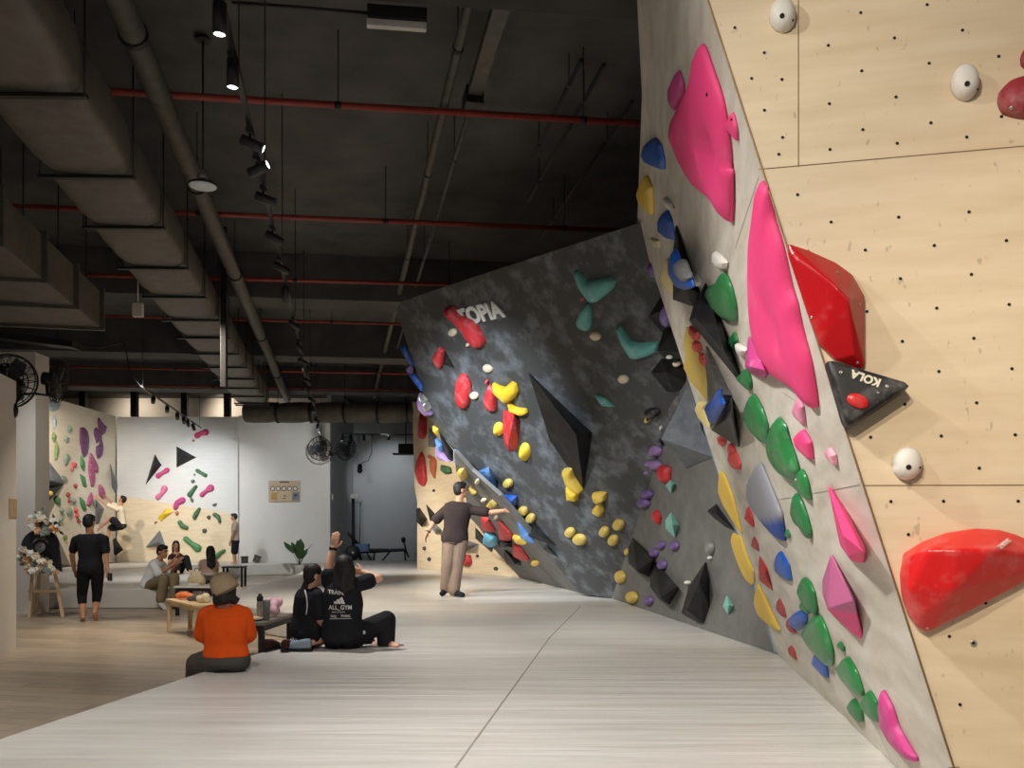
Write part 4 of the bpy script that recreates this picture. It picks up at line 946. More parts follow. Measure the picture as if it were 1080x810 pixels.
bm = newbm(); boxalong(bm, onax(-.17,7.12,5.40,8.0), onax(-.17,7.12,5.40,8.3), .17, .17); bevel(bm, .01); mesh_obj('junction_box', bm, M_black, o)
bm = newbm(); tube(bm, [onax(-.17,7.12,5.56,6.0), onax(-.17,7.12,ZC,6.0)], .008, 6); mesh_obj('hanger_rod', bm, M_black, o)
for i, (p, q, lab) in enumerate((((613,63),(560,170),'first thin ceiling conduit left of the slanted wall top'), ((637,68),(557,213),'second thin ceiling conduit left of the slanted wall top'), ((667,107),(570,253),'third thin ceiling conduit, closest to the slanted wall top'))):
    a, b_ = zat(*p, 5.7), zat(*q, 5.7); pipe('conduit', lab, [a, b_], .018, M_black, (.2,.8), 'conduit', 'thin conduits by the slanted wall')
for i, (Ya, xa, Yb, xb, lab) in enumerate(((7.0,-3.46,7.57,1.11,'nearest to the camera, ending beside the topmost pink fin'),(9.5,-5.63,10.3,1.36,'second from the camera, ending behind the dark overhang top'),(12.09,-6.04,12.56,-.84,'third from the camera'),
        (14.4,-7.04,14.86,-3.0,'fourth from the camera, beyond the small white hanging box'),(18.9,-10.2,19.6,-4,'fifth from the camera'),(21.2,-11.5,22,-4,'sixth from the camera, close to the far wall'))):
    Ya, xa, Yb, xb = [v*3.9/3.6 for v in (Ya, xa, Yb, xb)]; s = (Yb-Ya)/(xb-xa); x0, x1 = -13.0, (2.2 if i < 2 else 3.0); pipe('sprinkler_pipe', 'red sprinkler pipe, '+lab, [(x0, Ya+s*(x0-xa), 5.3), (x1, Ya+s*(x1-xa), 5.3)], .03 if i < 3 else .026, M_redpipe, (.3,.45,.6,.75,.9), 'pipe', 'red sprinkler pipes')
for i, (Y, zb) in enumerate(((5.55, 5.3), (14.9, 5.25), (19.8, 5.25), (25.0, 5.3))):
    bm = newbm(); a = V((-17.8, Y-2.0, zb)); b_ = V((6.9, Y+.97, zb)); boxalong(bm, a, b_, 1.45 if i == 0 else .7, ZC-zb-.005); o = mesh_obj('beam', bm, M_ceil if i else plain('grimy concrete beam paint', rgb(66,63,60), .9, var=.2, scale=2)); setp(o, None, None, None, 'structure')
for i, x in enumerate((88,142,195,240)):
    X = (x-540)/900*28.6; o = boxobj('column', (X-.1,28.5,0), (X+.1,28.7,5.99), M_black); setp(o, None, None, None, 'structure')
# hanging pole, white box, batten, pendant
bm = newbm(); c = at(233,400,13); c.x += .05; addbox(bm, (c.x-.042, 12.95, 3.56), (c.x+.042, 13.04, ZC)); bevel(bm, .006); o = mesh_obj('hanging_pole', bm, M_black); setp(o, 'black square pole hanging down from the ceiling right of the insulated duct', 'pole')
c = at(145.5,327,12); bm = newbm(); addbox(bm, (c.x-.07,11.96,c.z-.095), (c.x+.07,12.04,c.z+.095)); bevel(bm, .012); o = mesh_obj('hanging_box', bm, M_white); setp(o, 'small white box hanging from the ceiling left of the insulated duct', 'access point')
bm = newbm(); tube(bm, [c+V((0,0,.09)), V((c.x,c.y,ZC))], .008, 6); mesh_obj('hanger_rod', bm, M_white, o)
c = zat(419,33,5.12); bt = empty('ceiling_lamp', c, 'small black batten lamp with pale strip under the nearest ceiling beam', 'lamp')
bm = newbm(); boxalong(bm, c-TR*.22+V((0,0,.06)), c+TR*.22+V((0,0,.06)), .12, .1); bevel(bm, .008); mesh_obj('housing', bm, M_black, bt)
bm = newbm(); boxalong(bm, c-TR*.22+V((0,-.03,0)), c+TR*.22+V((0,-.03,0)), .05, .055); bevel(bm, .008); mesh_obj('diffuser', bm, plain('lamp diffuser off', rgb(190,188,180), .5), bt)
bm = newbm(); tube(bm, [c-TR*.22+V((0,0,.12)), c-TR*1.2+V((0,0,.13))], .012, 6); mesh_obj('cable', bm, M_black, bt)
c = zat(214,196,4.6); pn = empty('pendant_lamp', c, 'round high bay pendant lamp on a thin rod beside the thick dark pipe', 'lamp')
bm = newbm(); lathe(bm, [(.005,.02),(.05,.02),(.06,.0),(.128,-.015),(.135,-.03),(.125,-.034)], c+V((0,0,.03)), (0,0,1), 28); mesh_obj('reflector', bm, M_black, pn)
bm = newbm(); lathe(bm, [(.124,.0),(.12,-.006),(.01,-.008)], c+V((0,0,-.002)), (0,0,1), 28); mesh_obj('lens', bm, plain('frosted lamp lens', rgb(205,214,222), .5), pn)
bm = newbm(); lathe(bm, [(.05,0),(.05,.05),(.03,.07),(.012,.1)], c+V((0,0,.05)), (0,0,1), 16); mesh_obj('driver', bm, M_bolt, pn)
bm = newbm(); tube(bm, [c+V((0,0,.14)), V((c.x,c.y,ZC))], .009, 8); mesh_obj('rod', bm, M_black, pn)
bm = newbm(); lathe(bm, [(.07,0),(.07,.02),(.01,.03)], (c.x,c.y,5.95), (0,0,1), 16); mesh_obj('ceiling_rose', bm, M_black, pn)
bm = newbm(); a, b_ = at(0,358,13.5), at(81,368,13.5); boxalong(bm, a+(a-b_)*.5, b_, .3, .1); o = mesh_obj('cable_tray', bm, M_black); setp(o, 'black cable tray above the white pillar', 'cable tray')
bm = newbm(); tube(bm, [b_+V((-.3,0,.1)), V((b_.x-.3,b_.y,ZC))], .01, 6); mesh_obj('hanger_rod', bm, M_black, o)

# ------------------------------------------------------------------ spotlight tracks
def track(label, a, b_, rods):
    bm = newbm(); boxalong(bm, a, b_, .035, .035); o = mesh_obj('lighting_track', bm, M_blackp); setp(o, label, 'lighting track')
    for t in rods:
        p = V(a)+(V(b_)-V(a))*t; bm = newbm(); tube(bm, [p+V((0,0,.03)), V((p.x,p.y,ZC))], .005, 6); mesh_obj('hanger_rod', bm, M_black, o)
    return o
def mtrk(Y): return V((-1.5-.199*(Y-4.35), Y, 4.15))
track('long black spotlight track down the middle of the hall', mtrk(.2), mtrk(25.4), (.12,.2,.27,.35,.45,.55,.66,.78,.86,.99))
M_lens = emis('lit spotlight lens', (1,.95,.86,1), 9); M_lens2 = emis('dim spotlight lens', (1,.9,.75,1), 1.2)
def spotlight(p, aim, label, lit=True, r=.036, L=.17, group='track spotlights', loc=True):
    p = V(p); d = (V(aim)-p).normalized(); t = empty('track_spotlight', p, label, 'spotlight', group)
    c = p+V((0,0,-.09))
    bm = newbm(); addbox(bm, (p.x-.016,p.y-.05,p.z-.03), (p.x+.016,p.y+.05,p.z-.002)); mesh_obj('adapter', bm, M_blackp, t)
    bm = newbm(); tube(bm, [p+V((0,0,-.03)), c], .009, 8); mesh_obj('stem', bm, M_blackp, t)
    bm = newbm(); lathe(bm, [(r*.6,-L*.4),(r,-L*.36),(r,L*.6),(r*.9,L*.6),(r*.86,L*.54)], c, d, 18); mesh_obj('housing', bm, M_blackp, t)
    bm = newbm(); lathe(bm, [(r*.86,0),(.001,.002)], c+d*L*.545, d, 18); mesh_obj('lens', bm, M_lens if lit else M_lens2, t)
    return t
ords = 'nearest second third fourth fifth sixth seventh eighth ninth tenth eleventh twelfth thirteenth fourteenth fifteenth sixteenth seventeenth eighteenth nineteenth farthest'.split()
Ys = [4.42,4.95,5.88,6.32,6.86,7.77,8.67,9.6,11.1,12.4,13.5,14.4,15.3,16.4,17.5,19.2,20.9,22,23.4,24.6]
aims = [(-1.6,4.5,0),(-1.7,5.0,0),(3,6.6,2.2),(1.5,5.4,5.2),(3,8,2.5),(1,9,2.6),(1,10,2.6),(-3,12,0),(0,14,2),(-1,14,.3),(0,17,2),(-2,16,0),(0,18,2),(-5,20,0),(-1,20,2),(-6,27,2),(-1,22,1),(-7,27,2),(-3,24,0),(-6,28,2)]
for k, (Y, a) in enumerate(zip(Ys, aims)):
    spotlight(mtrk(Y), a, 'black cylinder spotlight on the long track, %s %s' % (ords[k], 'to the camera' if k == 0 else ('from the camera' if k < 19 else 'from the camera on it')), True)
ta, tb = zat(148,408,4.4), zat(212,452,4.4)
tk = track('short pale spotlight track hanging before the far corner wall', ta, tb, (.03,.97))
bm = newbm(); tube(bm, [at(85,363,17.5), at(105,366,17.6), at(130,361,17.7), at(134,375,17.8), at(137,392,17.9), at(148,408,18.0)], .014, 6); mesh_obj('cable', bm, M_black, tk)
for k, (x, y) in enumerate(px('U 475,572 513,590 545,604 567,622 582,638 603,655')):
    q = ta+(tb-ta)*((x-148)/(212-148)); spotlight(q, (-11.5+k*.5,27,1.6), 'black spotlight on the short pale track, %s from its near end' % ('first','second','third','fourth','fifth','last')[k], True, .05, .2, 'spotlights of the short track')
tr2 = track('black spotlight track in the grey training corner', at(350,458,28.9), at(437,459,28.9), (.1,.6,.95))
for k, (x, y, lab) in enumerate(((361,458,'near the corner fan'),(370,458,'over the cable machine'),(384,458,'in the middle'),(410,458,'over the training bench'))):
    q = at(x,y,28.9); spotlight(q, (q.x,28.7 if k in (0,3) else 29.4,0), 'small black spotlight on the training corner track, '+lab, k in (0,3), .05, .2, 'training corner spotlights')
hl = empty('hanging_lamp', at(379.5,494,28.9), 'black lamp hanging on a looped cable in the training corner', 'lamp')
bm = newbm(); tube(bm, [at(392,458,28.9), at(392,478,28.9), at(388,486,28.9), at(382,488,28.9), at(380,490,28.9)], .012, 6); mesh_obj('cable', bm, M_black, hl)
bm = newbm(); lathe(bm, [(.03,.12),(.07,.1),(.08,-.08),(.1,-.12),(.03,-.2)], at(379.5,493,28.9), (0,0,1), 14); mesh_obj('shade', bm, M_black, hl)
pj = empty('projector', at(428,474,27.5), 'dark projector box hanging beside the far plywood wall', 'projector')
c = at(428,473,27.5); bm = newbm(); addbox(bm, (c.x-.22,27.3,c.z-.16), (c.x+.25,27.7,c.z+.14)); bevel(bm, .02); mesh_obj('housing', bm, M_black, pj)
bm = newbm(); addbox(bm, (c.x-.4,27.25,c.z-.2), (c.x+.28,27.72,c.z-.165)); mesh_obj('tray', bm, M_black, pj)
bm = newbm(); tube(bm, [c+V((0,0,.13)), V((c.x,c.y,ZC))], .02, 8); mesh_obj('rod', bm, M_black, pj)

# ------------------------------------------------------------------ wall fans
def fan(label, c, axis, r, mount, via):
    c = V(c); ax = V(axis).normalized(); X, Yv = frame(ax); t = empty('wall_fan', mount, label, 'fan', 'black wall fans')
    bm = newbm()
    for s, rr in ((-.06,.98),(0,1),(.06,.98),(.1,.6),(.115,.3),(-.1,.6)):
        tube(bm, [c+ax*s*r*2+(X*math.cos(q)+Yv*math.sin(q))*r*rr for q in [2*math.pi*i/28 for i in range(29)]], .006 if r < .3 else .008, 5, caps=False)
    for i in range(20):
        q = 2*math.pi*i/20; e = X*math.cos(q)+Yv*math.sin(q)
        tube(bm, [c+ax*.2*r+e*r*.12, c+ax*.2*r+e*r*.6, c+ax*.0+e*r], .0035 if r < .3 else .005, 4)
        tube(bm, [c-ax*.2*r+e*r*.25, c-ax*.2*r+e*r*.6, c+e*r], .0035 if r < .3 else .005, 4)
    mesh_obj('cage', bm, M_black, t)
    for i in range(3):
        q = 2*math.pi*i/3; e = X*math.cos(q)+Yv*math.sin(q); f = ax.cross(e)
        bm = newbm(); pts = [(.1,-.12,-.02),(.45,-.3,-.05),(.85,-.2,-.04),(.85,.22,.05),(.45,.25,.05),(.1,.12,.02)]
        lo = [bm.verts.new(c+e*a*r+f*b_*r+ax*z*r) for a, b_, z in pts]; hi = [bm.verts.new(c+e*a*r+f*b_*r+ax*(z*r+.006)) for a, b_, z in pts]
        bm.faces.new(lo); bm.faces.new(hi[::-1])
        for k in range(6): bm.faces.new((lo[k], hi[k], hi[(k+1)%6], lo[(k+1)%6]))
        bmesh.ops.recalc_face_normals(bm, faces=bm.faces); mesh_obj('blade', bm, plain('smoked fan blade', rgb(60,62,62), .4), t)
    bm = newbm(); lathe(bm, [(.1*r,-.75*r),(.3*r,-.7*r),(.32*r,-.3*r),(.2*r,-.2*r)], c, ax, 16); mesh_obj('motor', bm, M_black, t)
    bm = newbm(); lathe(bm, [(.14*r,.16*r),(.13*r,.24*r),(.02*r,.26*r)], c, ax, 14); mesh_obj('hub_cap', bm, M_black, t)
    bm = newbm(); tube(bm, [V(p) for p in via]+[c-ax*.55*r], .018, 8); mesh_obj('arm', bm, M_black, t)
    bm = newbm(); m = V(mount); ell(bm, m, .05, .05, .09); mesh_obj('wall_plate', bm, M_black, t)
fan('black wall fan with wire cage seen from behind over the partition top', at(9,402,10.6), (.1,-.95,.1), .34, at(2,392,10.75), [at(2,392,10.75), at(8,384,10.7)])
fan('black wall fan seen edge on, on a curved arm from the white partition', at(62,402,10.4), (.93,.2,-.16), .26, at(14.5,433,9.95), [at(14.5,433,9.95), at(17,424,10.0), at(24,416,10.1), at(36,415,10.2), at(50,417,10.3)])
fan('black wall fan facing the hall at the end of the white far wall', at(337,473,26.3), (.1,-1,-.1), .36, at(348.5,478,26.95), [at(348.5,478,26.95), at(345,482,26.6)])
fan('black wall fan turned to the grey training corner', at(365,473,27.4), (.75,-.55,-.2), .38, at(349,480,27.2), [at(349,480,27.2), at(355,478,27.3)])
# ------------------------------------------------------------------ things on the far walls
c = at(300,518,26.98); w, h = 33/900*27/2, 22/900*27/2
po = empty('rules_sign', c, 'tan rules poster with a row of five round icons on the white far wall', 'poster')  # paper poster hung flat on the wall
bm = newbm(); addbox(bm, (c.x-w,26.975,c.z-h), (c.x+w,26.995,c.z+h)); mesh_obj('sheet', bm, plain('tan poster paper', rgb(190,168,138), .7), po)
for i in range(5):
    q = V((c.x-w*.75+w*.36*i, 26.972, c.z+h*.25)); bm = newbm(); lathe(bm, [(.075,0),(.075,.003),(.058,.003)], q, (0,-1,0), 16); mesh_obj('icon_ring', bm, M_black, po)
    bm = newbm(); lathe(bm, [(.055,.002),(.05,.004),(.001,.004)], q, (0,-1,0), 12); mesh_obj('icon', bm, M_white, po)
for x0, x1, z0, z1, mt in ((-.3,.32,.82,.92,M_black),(-.85,-.45,-.85,-.15,plain('ochre print', rgb(176,140,80), .7)),(.5,.95,-.9,-.1,plain('slate print', rgb(120,124,128), .7)),(-.05,.1,-.5,-.42,M_black),(-.1,.05,-.75,-.67,M_black),(.65,.8,-.5,-.3,M_black)):
    bm = newbm(); addbox(bm, (c.x+w*x0,26.970,c.z+h*z0), (c.x+w*x1,26.974,c.z+h*z1)); mesh_obj('print', bm, mt, po)
c = at(349,524,27.0); bm = newbm(); addbox(bm, (-5.755,27.3,c.z-.1), (-5.735,27.45,c.z+.1)); bevel(bm, .004); o = mesh_obj('wall_box', bm, M_white); setp(o, 'small pale switch box at the corner beside the white far wall', 'switch box')
q0 = at(9,526,9.78); q1 = at(16.5,546,10.0)
def onleft(x, z, off=.004):
    d_ = ray(x, 558); t = ((pe-V((0,0,0))).dot(V((.95,.23,0)).normalized()))/d_.dot(V((.95,.23,0)).normalized()); p = d_*t; return V((p.x,p.y,z))+V((.95,.23,0)).normalized()*off
bm = newbm(); zt, zb = 1.4+32/900*9.8, 1.4+12/900*9.8
polyf(bm, [onleft(9,zb), onleft(17,zb), onleft(17,zt), onleft(9,zt)]); r_ = bmesh.ops.extrude_face_region(bm, geom=bm.faces[:]); bmesh.ops.translate(bm, verts=[v for v in r_['geom'] if isinstance(v, bmesh.types.BMVert)], vec=V((.006,.0015,0))); bmesh.ops.recalc_face_normals(bm, faces=bm.faces)
o = mesh_obj('notice', bm, plain('faded brown notice', rgb(176,152,120), .7)); setp(o, 'small faded brown notice on the near white partition', 'notice')

# ------------------------------------------------------------------ training corner
cm = empty('cable_machine', (-5.4,30,0), 'black cable training machine in the grey corner', 'gym machine')
def bar(name, parent, pts, r, mat=None):
    bm = newbm(); tube(bm, pts, r, 8); return mesh_obj(name, bm, mat or M_black, parent)
def pa(x, y, Y=30): return at(x, y, Y)
z0 = lambda x, Y=30: V(((x-540)/900*Y, Y, 0))
bar('upright', cm, [z0(372.5), pa(372.5,526)], .06)
bar('frame', cm, [z0(353.5,30.4), pa(353.5,530,30.4), pa(380,530,30.4), z0(379,30.4)], .02)
bar('diagonal_arm', cm, [pa(349.5,542), pa(371,567), pa(380,576)], .05)
bm = newbm(); c = pa(374,523.5); addbox(bm, (c.x-.12,29.9,c.z-.07), (c.x+.16,30.05,c.z+.08)); mesh_obj('pulley_cap', bm, M_white, cm)
wp = empty('weight_plate', pa(372,583,29.4), 'round black weight plate beside the cable machine', 'weight plate'); bm = newbm(); lathe(bm, [(.05,-.04),(.24,-.05),(.26,-.03),(.26,.03),(.24,.05),(.05,.04)], pa(372,583,29.4), (.25,-1,.1), 24); mesh_obj('disc', bm, M_black, wp)
bm = newbm(); lathe(bm, [(.05,.03),(.05,.07),(.02,.07)], pa(372,583,29.4), (.25,-1,.1), 12); mesh_obj('hub', bm, M_bolt, wp)
bar('axle', wp, [pa(372,583,29.4), V((-5.45,29.95,.55))], .03)
wb = empty('weight_bench', (-4.3,30,0), 'black weight bench with blue pad in the grey corner', 'weight bench')
for a, b_, nm, mt in (((390,579.5),(410,581.5),'seat_pad',M_black),((412,579.5),(426,581.5),'back_pad',M_black),((376,574.5),(389,581),'head_pad',plain('blue bench pad', rgb(110,124,168), .6))):
    p, q = pa(*a, 29.7), pa(*b_, 29.7); bm = newbm(); addbox(bm, (p.x,29.55,q.z), (q.x,29.95,p.z+.03)); bevel(bm, .02); mesh_obj(nm, bm, mt, wb)
bar('beam_tube', wb, [pa(379,583,29.75), pa(428,580.5,29.75)], .035)
for x0, y0, x1 in ((387,583,397),(395,583,393),(411,582,396),(379,583,384),(427,581,428)): bar('support', wb, [pa(x0,y0,29.75), z0(x1,29.75)], .03)
bar('rest', wb, [pa(425.5,569,29.6), pa(428,580,29.6), pa(431,588,29.6)], .03)
bm = newbm(); ell(bm, pa(425.5,569.5,29.6), .08, .06, .1); mesh_obj('grip', bm, M_black, wb)
# ------------------------------------------------------------------ people
def capsule(bm, p0, r0, p1, r1, n=12):
    p0, p1 = V(p0), V(p1); d = p1-p0; L = d.length
    if L < 1e-5: ell(bm, p0, r0, r0, r0); return
    d.normalize(); X, Yv = frame(d); rings = []
    prof = [(-math.cos(a)*r0, math.sin(a)*r0, p0) for a in (.35, .8, 1.2)] + [(0, r0, p0), (L*.33, r0+(r1-r0)*.33, p0), (L*.67, r0+(r1-r0)*.67, p0), (L, r1, p0)] + [(L+math.sin(a)*r1, math.cos(a)*r1, p0) for a in (.4, .8, 1.25)]
    for h, r, o in prof: rings.append([bm.verts.new(o+d*h+(X*math.cos(2*math.pi*i/n)+Yv*math.sin(2*math.pi*i/n))*r) for i in range(n)])
    for a, b_ in zip(rings, rings[1:]):
        for i in range(n): bm.faces.new((a[i], a[(i+1)%n], b_[(i+1)%n], b_[i]))
    bm.faces.new(rings[0][::-1]); bm.faces.new(rings[-1])
def loft(bm, secs, n=18, e=.85):
    """secs: (centre, side vector, front vector, rx, ry); rounded closed tube"""
    rings = []
    for c, sx, fy, rx, ry in secs:
        ring = []
        for i in range(n):
            t = 2*math.pi*i/n; x, y = math.cos(t), math.sin(t)
            ring.append(bm.verts.new(V(c)+V(sx)*(math.copysign(abs(x)**e, x)*rx)+V(fy)*(math.copysign(abs(y)**e, y)*ry)))
        rings.append(ring)
    for a, b_ in zip(rings, rings[1:]):
        for i in range(n): bm.faces.new((a[i], a[(i+1)%n], b_[(i+1)%n], b_[i]))
    bm.faces.new(rings[0][::-1]); bm.faces.new(rings[-1])
    return rings
CLAMP = [None]
def on_main(co): co.z = max(co.z, ZMAT+.003)
def on_edge(co):
    if co.x > -2.58+.14*(co.y-4.3)-.005: co.z = max(co.z, ZMAT+.003)
    else: co.z = max(co.z, .004)
def on_leftmat(co):
    if co.y > 15-.005 and co.x < -5.75-.2286*(co.y-15)+.005: co.z = max(co.z, ZMAT+.003)
    else: co.z = max(co.z, .004)
def on_floor(co): co.z = max(co.z, .004)
def organic(name, bm, mat, parent, vox=.009, smooth=4):
    bmesh.ops.recalc_face_normals(bm, faces=bm.faces)
    me = bpy.data.meshes.new('tmp'); bm.to_mesh(me); bm.free()
    o = bpy.data.objects.new('tmp', me); COL.objects.link(o)
    md = o.modifiers.new('r', 'REMESH'); md.mode = 'VOXEL'; md.voxel_size = vox
    sm = o.modifiers.new('s', 'SMOOTH'); sm.factor = .5; sm.iterations = smooth
    bpy.context.view_layer.update()
    me2 = bpy.data.meshes.new_from_object(o.evaluated_get(bpy.context.evaluated_depsgraph_get()))
    bpy.data.objects.remove(o); bpy.data.meshes.remove(me)
    b2 = newbm(); b2.from_mesh(me2); bpy.data.meshes.remove(me2)
    if CLAMP[0]:
        for v in b2.verts: CLAMP[0](v.co)
    return mesh_obj(name, b2, mat, parent, smooth=True)
def cloth(name, col, bmp=.008, rough=.85):
    if name in MATS: return MATS[name]
    m = plain(name, col, rough, var=.1, scale=6, spec=.15)
    nt = m.node_tree; b = nt.nodes['Principled BSDF']
    bump(nt, b, noise(nt, 9, (1,1,.7), 3, .5), .6, bmp); return m
def skin_m(name, r, g_, b_):
    if name in MATS: return MATS[name]
    m = plain(name, rgb(r,g_,b_), .5, var=.05, scale=12, spec=.3)
    return m
S_light = skin_m('light skin', 214,166,138); S_mid = skin_m('tan skin', 190,140,110); S_dark = skin_m('shaded tan skin', 172,124,96)
M_hair = plain('black hair', rgb(24,21,20), .6, var=.3, scale=30, bmp=.003)
def hand(bm, w, d, side, s, curl=.5, up=None):
    """palm, four bent fingers of unequal length and a thumb; d points along the hand, side to the thumb"""
    d = V(d).normalized(); sd = V(side); sd = (sd-d*sd.dot(d)).normalized(); n = d.cross(sd).normalized()
    w = V(w)
    for k in (-.024, -.008, .008, .024): capsule(bm, w+sd*k*.55*s, .014*s, w+d*.085*s+sd*k*s, .0125*s, 8)
    for k, L in ((.03,.066),(.0105,.076),(-.0095,.07),(-.029,.055)):
        b0 = w+d*.085*s+sd*k*s; a1 = curl*.6; a2 = curl*1.5
        b1 = b0+(d*math.cos(a1)+n*math.sin(a1))*L*.5*s; b2 = b1+(d*math.cos(a2)+n*math.sin(a2))*L*.5*s
        capsule(bm, b0, .0095*s, b1, .0085*s, 8); capsule(bm, b1, .0085*s, b2, .007*s, 8)
    t0 = w+d*.025*s+sd*.022*s; t1 = t0+(d*.55+sd*.75+n*.25).normalized()*.042*s; t2 = t1+(d*.9+sd*.25+n*.35).normalized()*.032*s
    capsule(bm, t0, .014*s, t1, .0105*s, 8); capsule(bm, t1, .0105*s, t2, .008*s, 8)
def person(label, base, J, s, skin, front, headdir, parts, vox=.009, face=False, barefoot=True):
    """J: joints in world space"""
    root = empty('person', base, label, 'person'); J = {k: V(v) for k, v in J.items()}
    up = (J['neck']-J['pelvis']).normalized(); fr = V(front); fr = (fr-up*fr.dot(up)).normalized()
    sx = (J['rs']-J['ls']); sx = (sx-up*sx.dot(up)).normalized(); fy = fr
    hx = V(headdir).normalized(); hup = J.get('hup', V((0,0,1))); hup = (hup-hx*hup.dot(hx)).normalized(); hs = hx.cross(hup)
    H = J['head']; pel = J['pelvis']; ck = J['neck']
    def sec(t, rx, ry, g_=0): return (pel+(ck-pel)*t, sx, fy, (rx+g_)*s, (ry+g_)*s)
    sh = (J['ls']-J['rs']).length/2/s
    def torso(bm, g_, lo=-.12, hi=1.0):
        S = []
        tab = [(-.14,.12,.09),(-.06,.16,.115),(.06,.165,.12),(.3,.142,.105),(.55,.155,.112),(.78,min(.185, sh+.01),.108),(.9,min(.165, sh-.01),.085),(.985,.085,.062),(1.02,.05,.045)]
        loft(bm, [sec(t, rx, ry, g_ if t < .95 else g_*.6) for t, rx, ry in tab if lo <= t <= hi])
    bm = newbm(); torso(bm, 0)
    capsule(bm, ck-up*.03*s, .06*s, H-hup*.05*s-hx*.01*s, .054*s)
    R3 = Matrix((hs, hx, hup)).transposed()
    ell(bm, H+hup*.025*s-hx*.01*s, .076*s, .096*s, .092*s, R3); ell(bm, H-hup*.045*s+hx*.025*s, .056*s, .066*s, .075*s, R3)
    capsule(bm, H+hup*.0*s+hx*.085*s, .009*s, H-hup*.03*s+hx*.108*s, .015*s, 8)          # nose
    capsule(bm, H-hup*.062*s+hx*.082*s-hs*.016*s, .009*s, H-hup*.062*s+hx*.082*s+hs*.016*s, .009*s, 8)   # lips
    ell(bm, H-hup*.098*s+hx*.07*s, .024*s, .02*s, .018*s, R3)                              # chin
    for e in (-1, 1): ell(bm, H+hs*e*.078*s-hx*.012*s-hup*.012*s, .012*s, .022*s, .034*s, R3)
    for a in 'lr':
        S_, E_, W_2 = J[a+'s'], J[a+'e'], J[a+'w']
        capsule(bm, S_, .052*s, E_, .041*s); capsule(bm, E_, .041*s, W_2, .028*s)
        hd = J.get(a+'hd'); hd = V(hd) if hd is not None else (W_2-E_); tb = J.get(a+'th', fr)
        hand(bm, W_2, hd, tb, s, J['curl'].x if 'curl' in J else .6)
        K, A_, T_, Hp = J[a+'k'], J[a+'a'], J[a+'t'], J[a+'h']
        capsule(bm, Hp, .088*s, K, .058*s); capsule(bm, K, .056*s, K+(A_-K)*.3, .058*s); capsule(bm, K+(A_-K)*.3, .058*s, A_, .036*s)
        td = (T_-A_); hl = A_-td.normalized()*.035*s
        capsule(bm, hl, .034*s, A_+td*.55, .036*s); capsule(bm, A_+td*.45, .036*s, T_, .022*s)
        if barefoot:
            q = td.normalized().cross(V((0,0,1)))
            for k in (-.026,-.012,.002,.015,.03): capsule(bm, T_+q*k*s-td.normalized()*.02*s, .011*s, T_+q*k*s+td.normalized()*(.022-abs(k)*.3)*s, .009*s, 6)
    organic('body', bm, skin, root, vox, 3)
    for p in parts:
        k = p[0]
        if k == 'shirt':
            _, mat, fs, g_, lo = p[:5]; bm = newbm(); torso(bm, g_, lo, .99)
            for i_, a in enumerate('lr'):
                S_, E_ = J[a+'s'], J[a+'e']; mid = S_+(E_-S_)*(fs[i_] if isinstance(fs, tuple) else fs)
                capsule(bm, S_-(S_-J['neck'])*.35-up*.012*s, (.058+g_*.5)*s, S_-up*.01*s, (.05+g_*.6)*s); capsule(bm, S_-up*.008*s, (.05+g_*.6)*s, mid, (.047+g_)*s)
            organic('shirt', bm, mat, root, vox, 5)
        elif k == 'trousers':
            _, mat, fr_, g_ = p[:4]; bm = newbm(); loft(bm, [sec(t, rx, ry, g_) for t, rx, ry in ((-.16,.11,.085),(-.08,.155,.115),(.02,.168,.12),(.14,.155,.112),(.2,.14,.1))])
            for a in 'lr':
                Hp, K, A_ = J[a+'h'], J[a+'k'], J[a+'a']; capsule(bm, Hp, (.092+g_)*s, K, (.064+g_)*s)
                if fr_ > 1:
                    e_ = K+(A_-K)*min(1, fr_-1); capsule(bm, K, (.064+g_)*s, e_, (.05+g_*1.3)*s)
                elif fr_ < 1: pass
            if fr_ < 1:
                bm.free(); bm = newbm(); loft(bm, [sec(t, rx, ry, g_) for t, rx, ry in ((-.16,.11,.085),(-.08,.155,.115),(.02,.168,.12),(.14,.155,.112),(.2,.14,.1))])
                for a in 'lr':
                    Hp, K = J[a+'h'], J[a+'k']; capsule(bm, Hp, (.092+g_)*s, Hp+(K-Hp)*fr_, (.078+g_*1.3)*s)
            organic('trousers' if fr_ > 1 else 'shorts', bm, mat, root, vox, 5)
        elif k == 'hair':
            style = p[1]; bm = newbm()
            ell(bm, H+hup*.042*s-hx*.022*s, .086*s, .1*s, .09*s, R3); ell(bm, H+hup*.0*s-hx*.05*s, .08*s, .07*s, .09*s, R3)
            if style == 'short': ell(bm, H+hup*.085*s+hx*.04*s, .062*s, .055*s, .04*s, R3)
            if style in ('long', 'bob', 'chin'):
                L = {'long':.33,'bob':.17,'chin':.09}[style]
                dn_ = (-V((0,0,1))*.9-hx*.25).normalized()
                for e in (-1, -.5, 0, .5, 1): capsule(bm, H-hx*(.055-.02*abs(e))*s+hs*e*.05*s, .05*s, H-hx*(.07-.03*abs(e))*s+hs*e*.055*s+dn_*L*(1-.12*abs(e))*s, (.036 if style == 'long' else .042)*s)
            for q in p[2:]:
                pts, rs = q
                for (a, ra), (b_, rb) in zip(zip(pts, rs), zip(pts[1:], rs[1:])): capsule(bm, a, ra*s, b_, rb*s)
            organic('hair', bm, M_hair, root, vox*.9, 7)
        elif k == 'shoes':
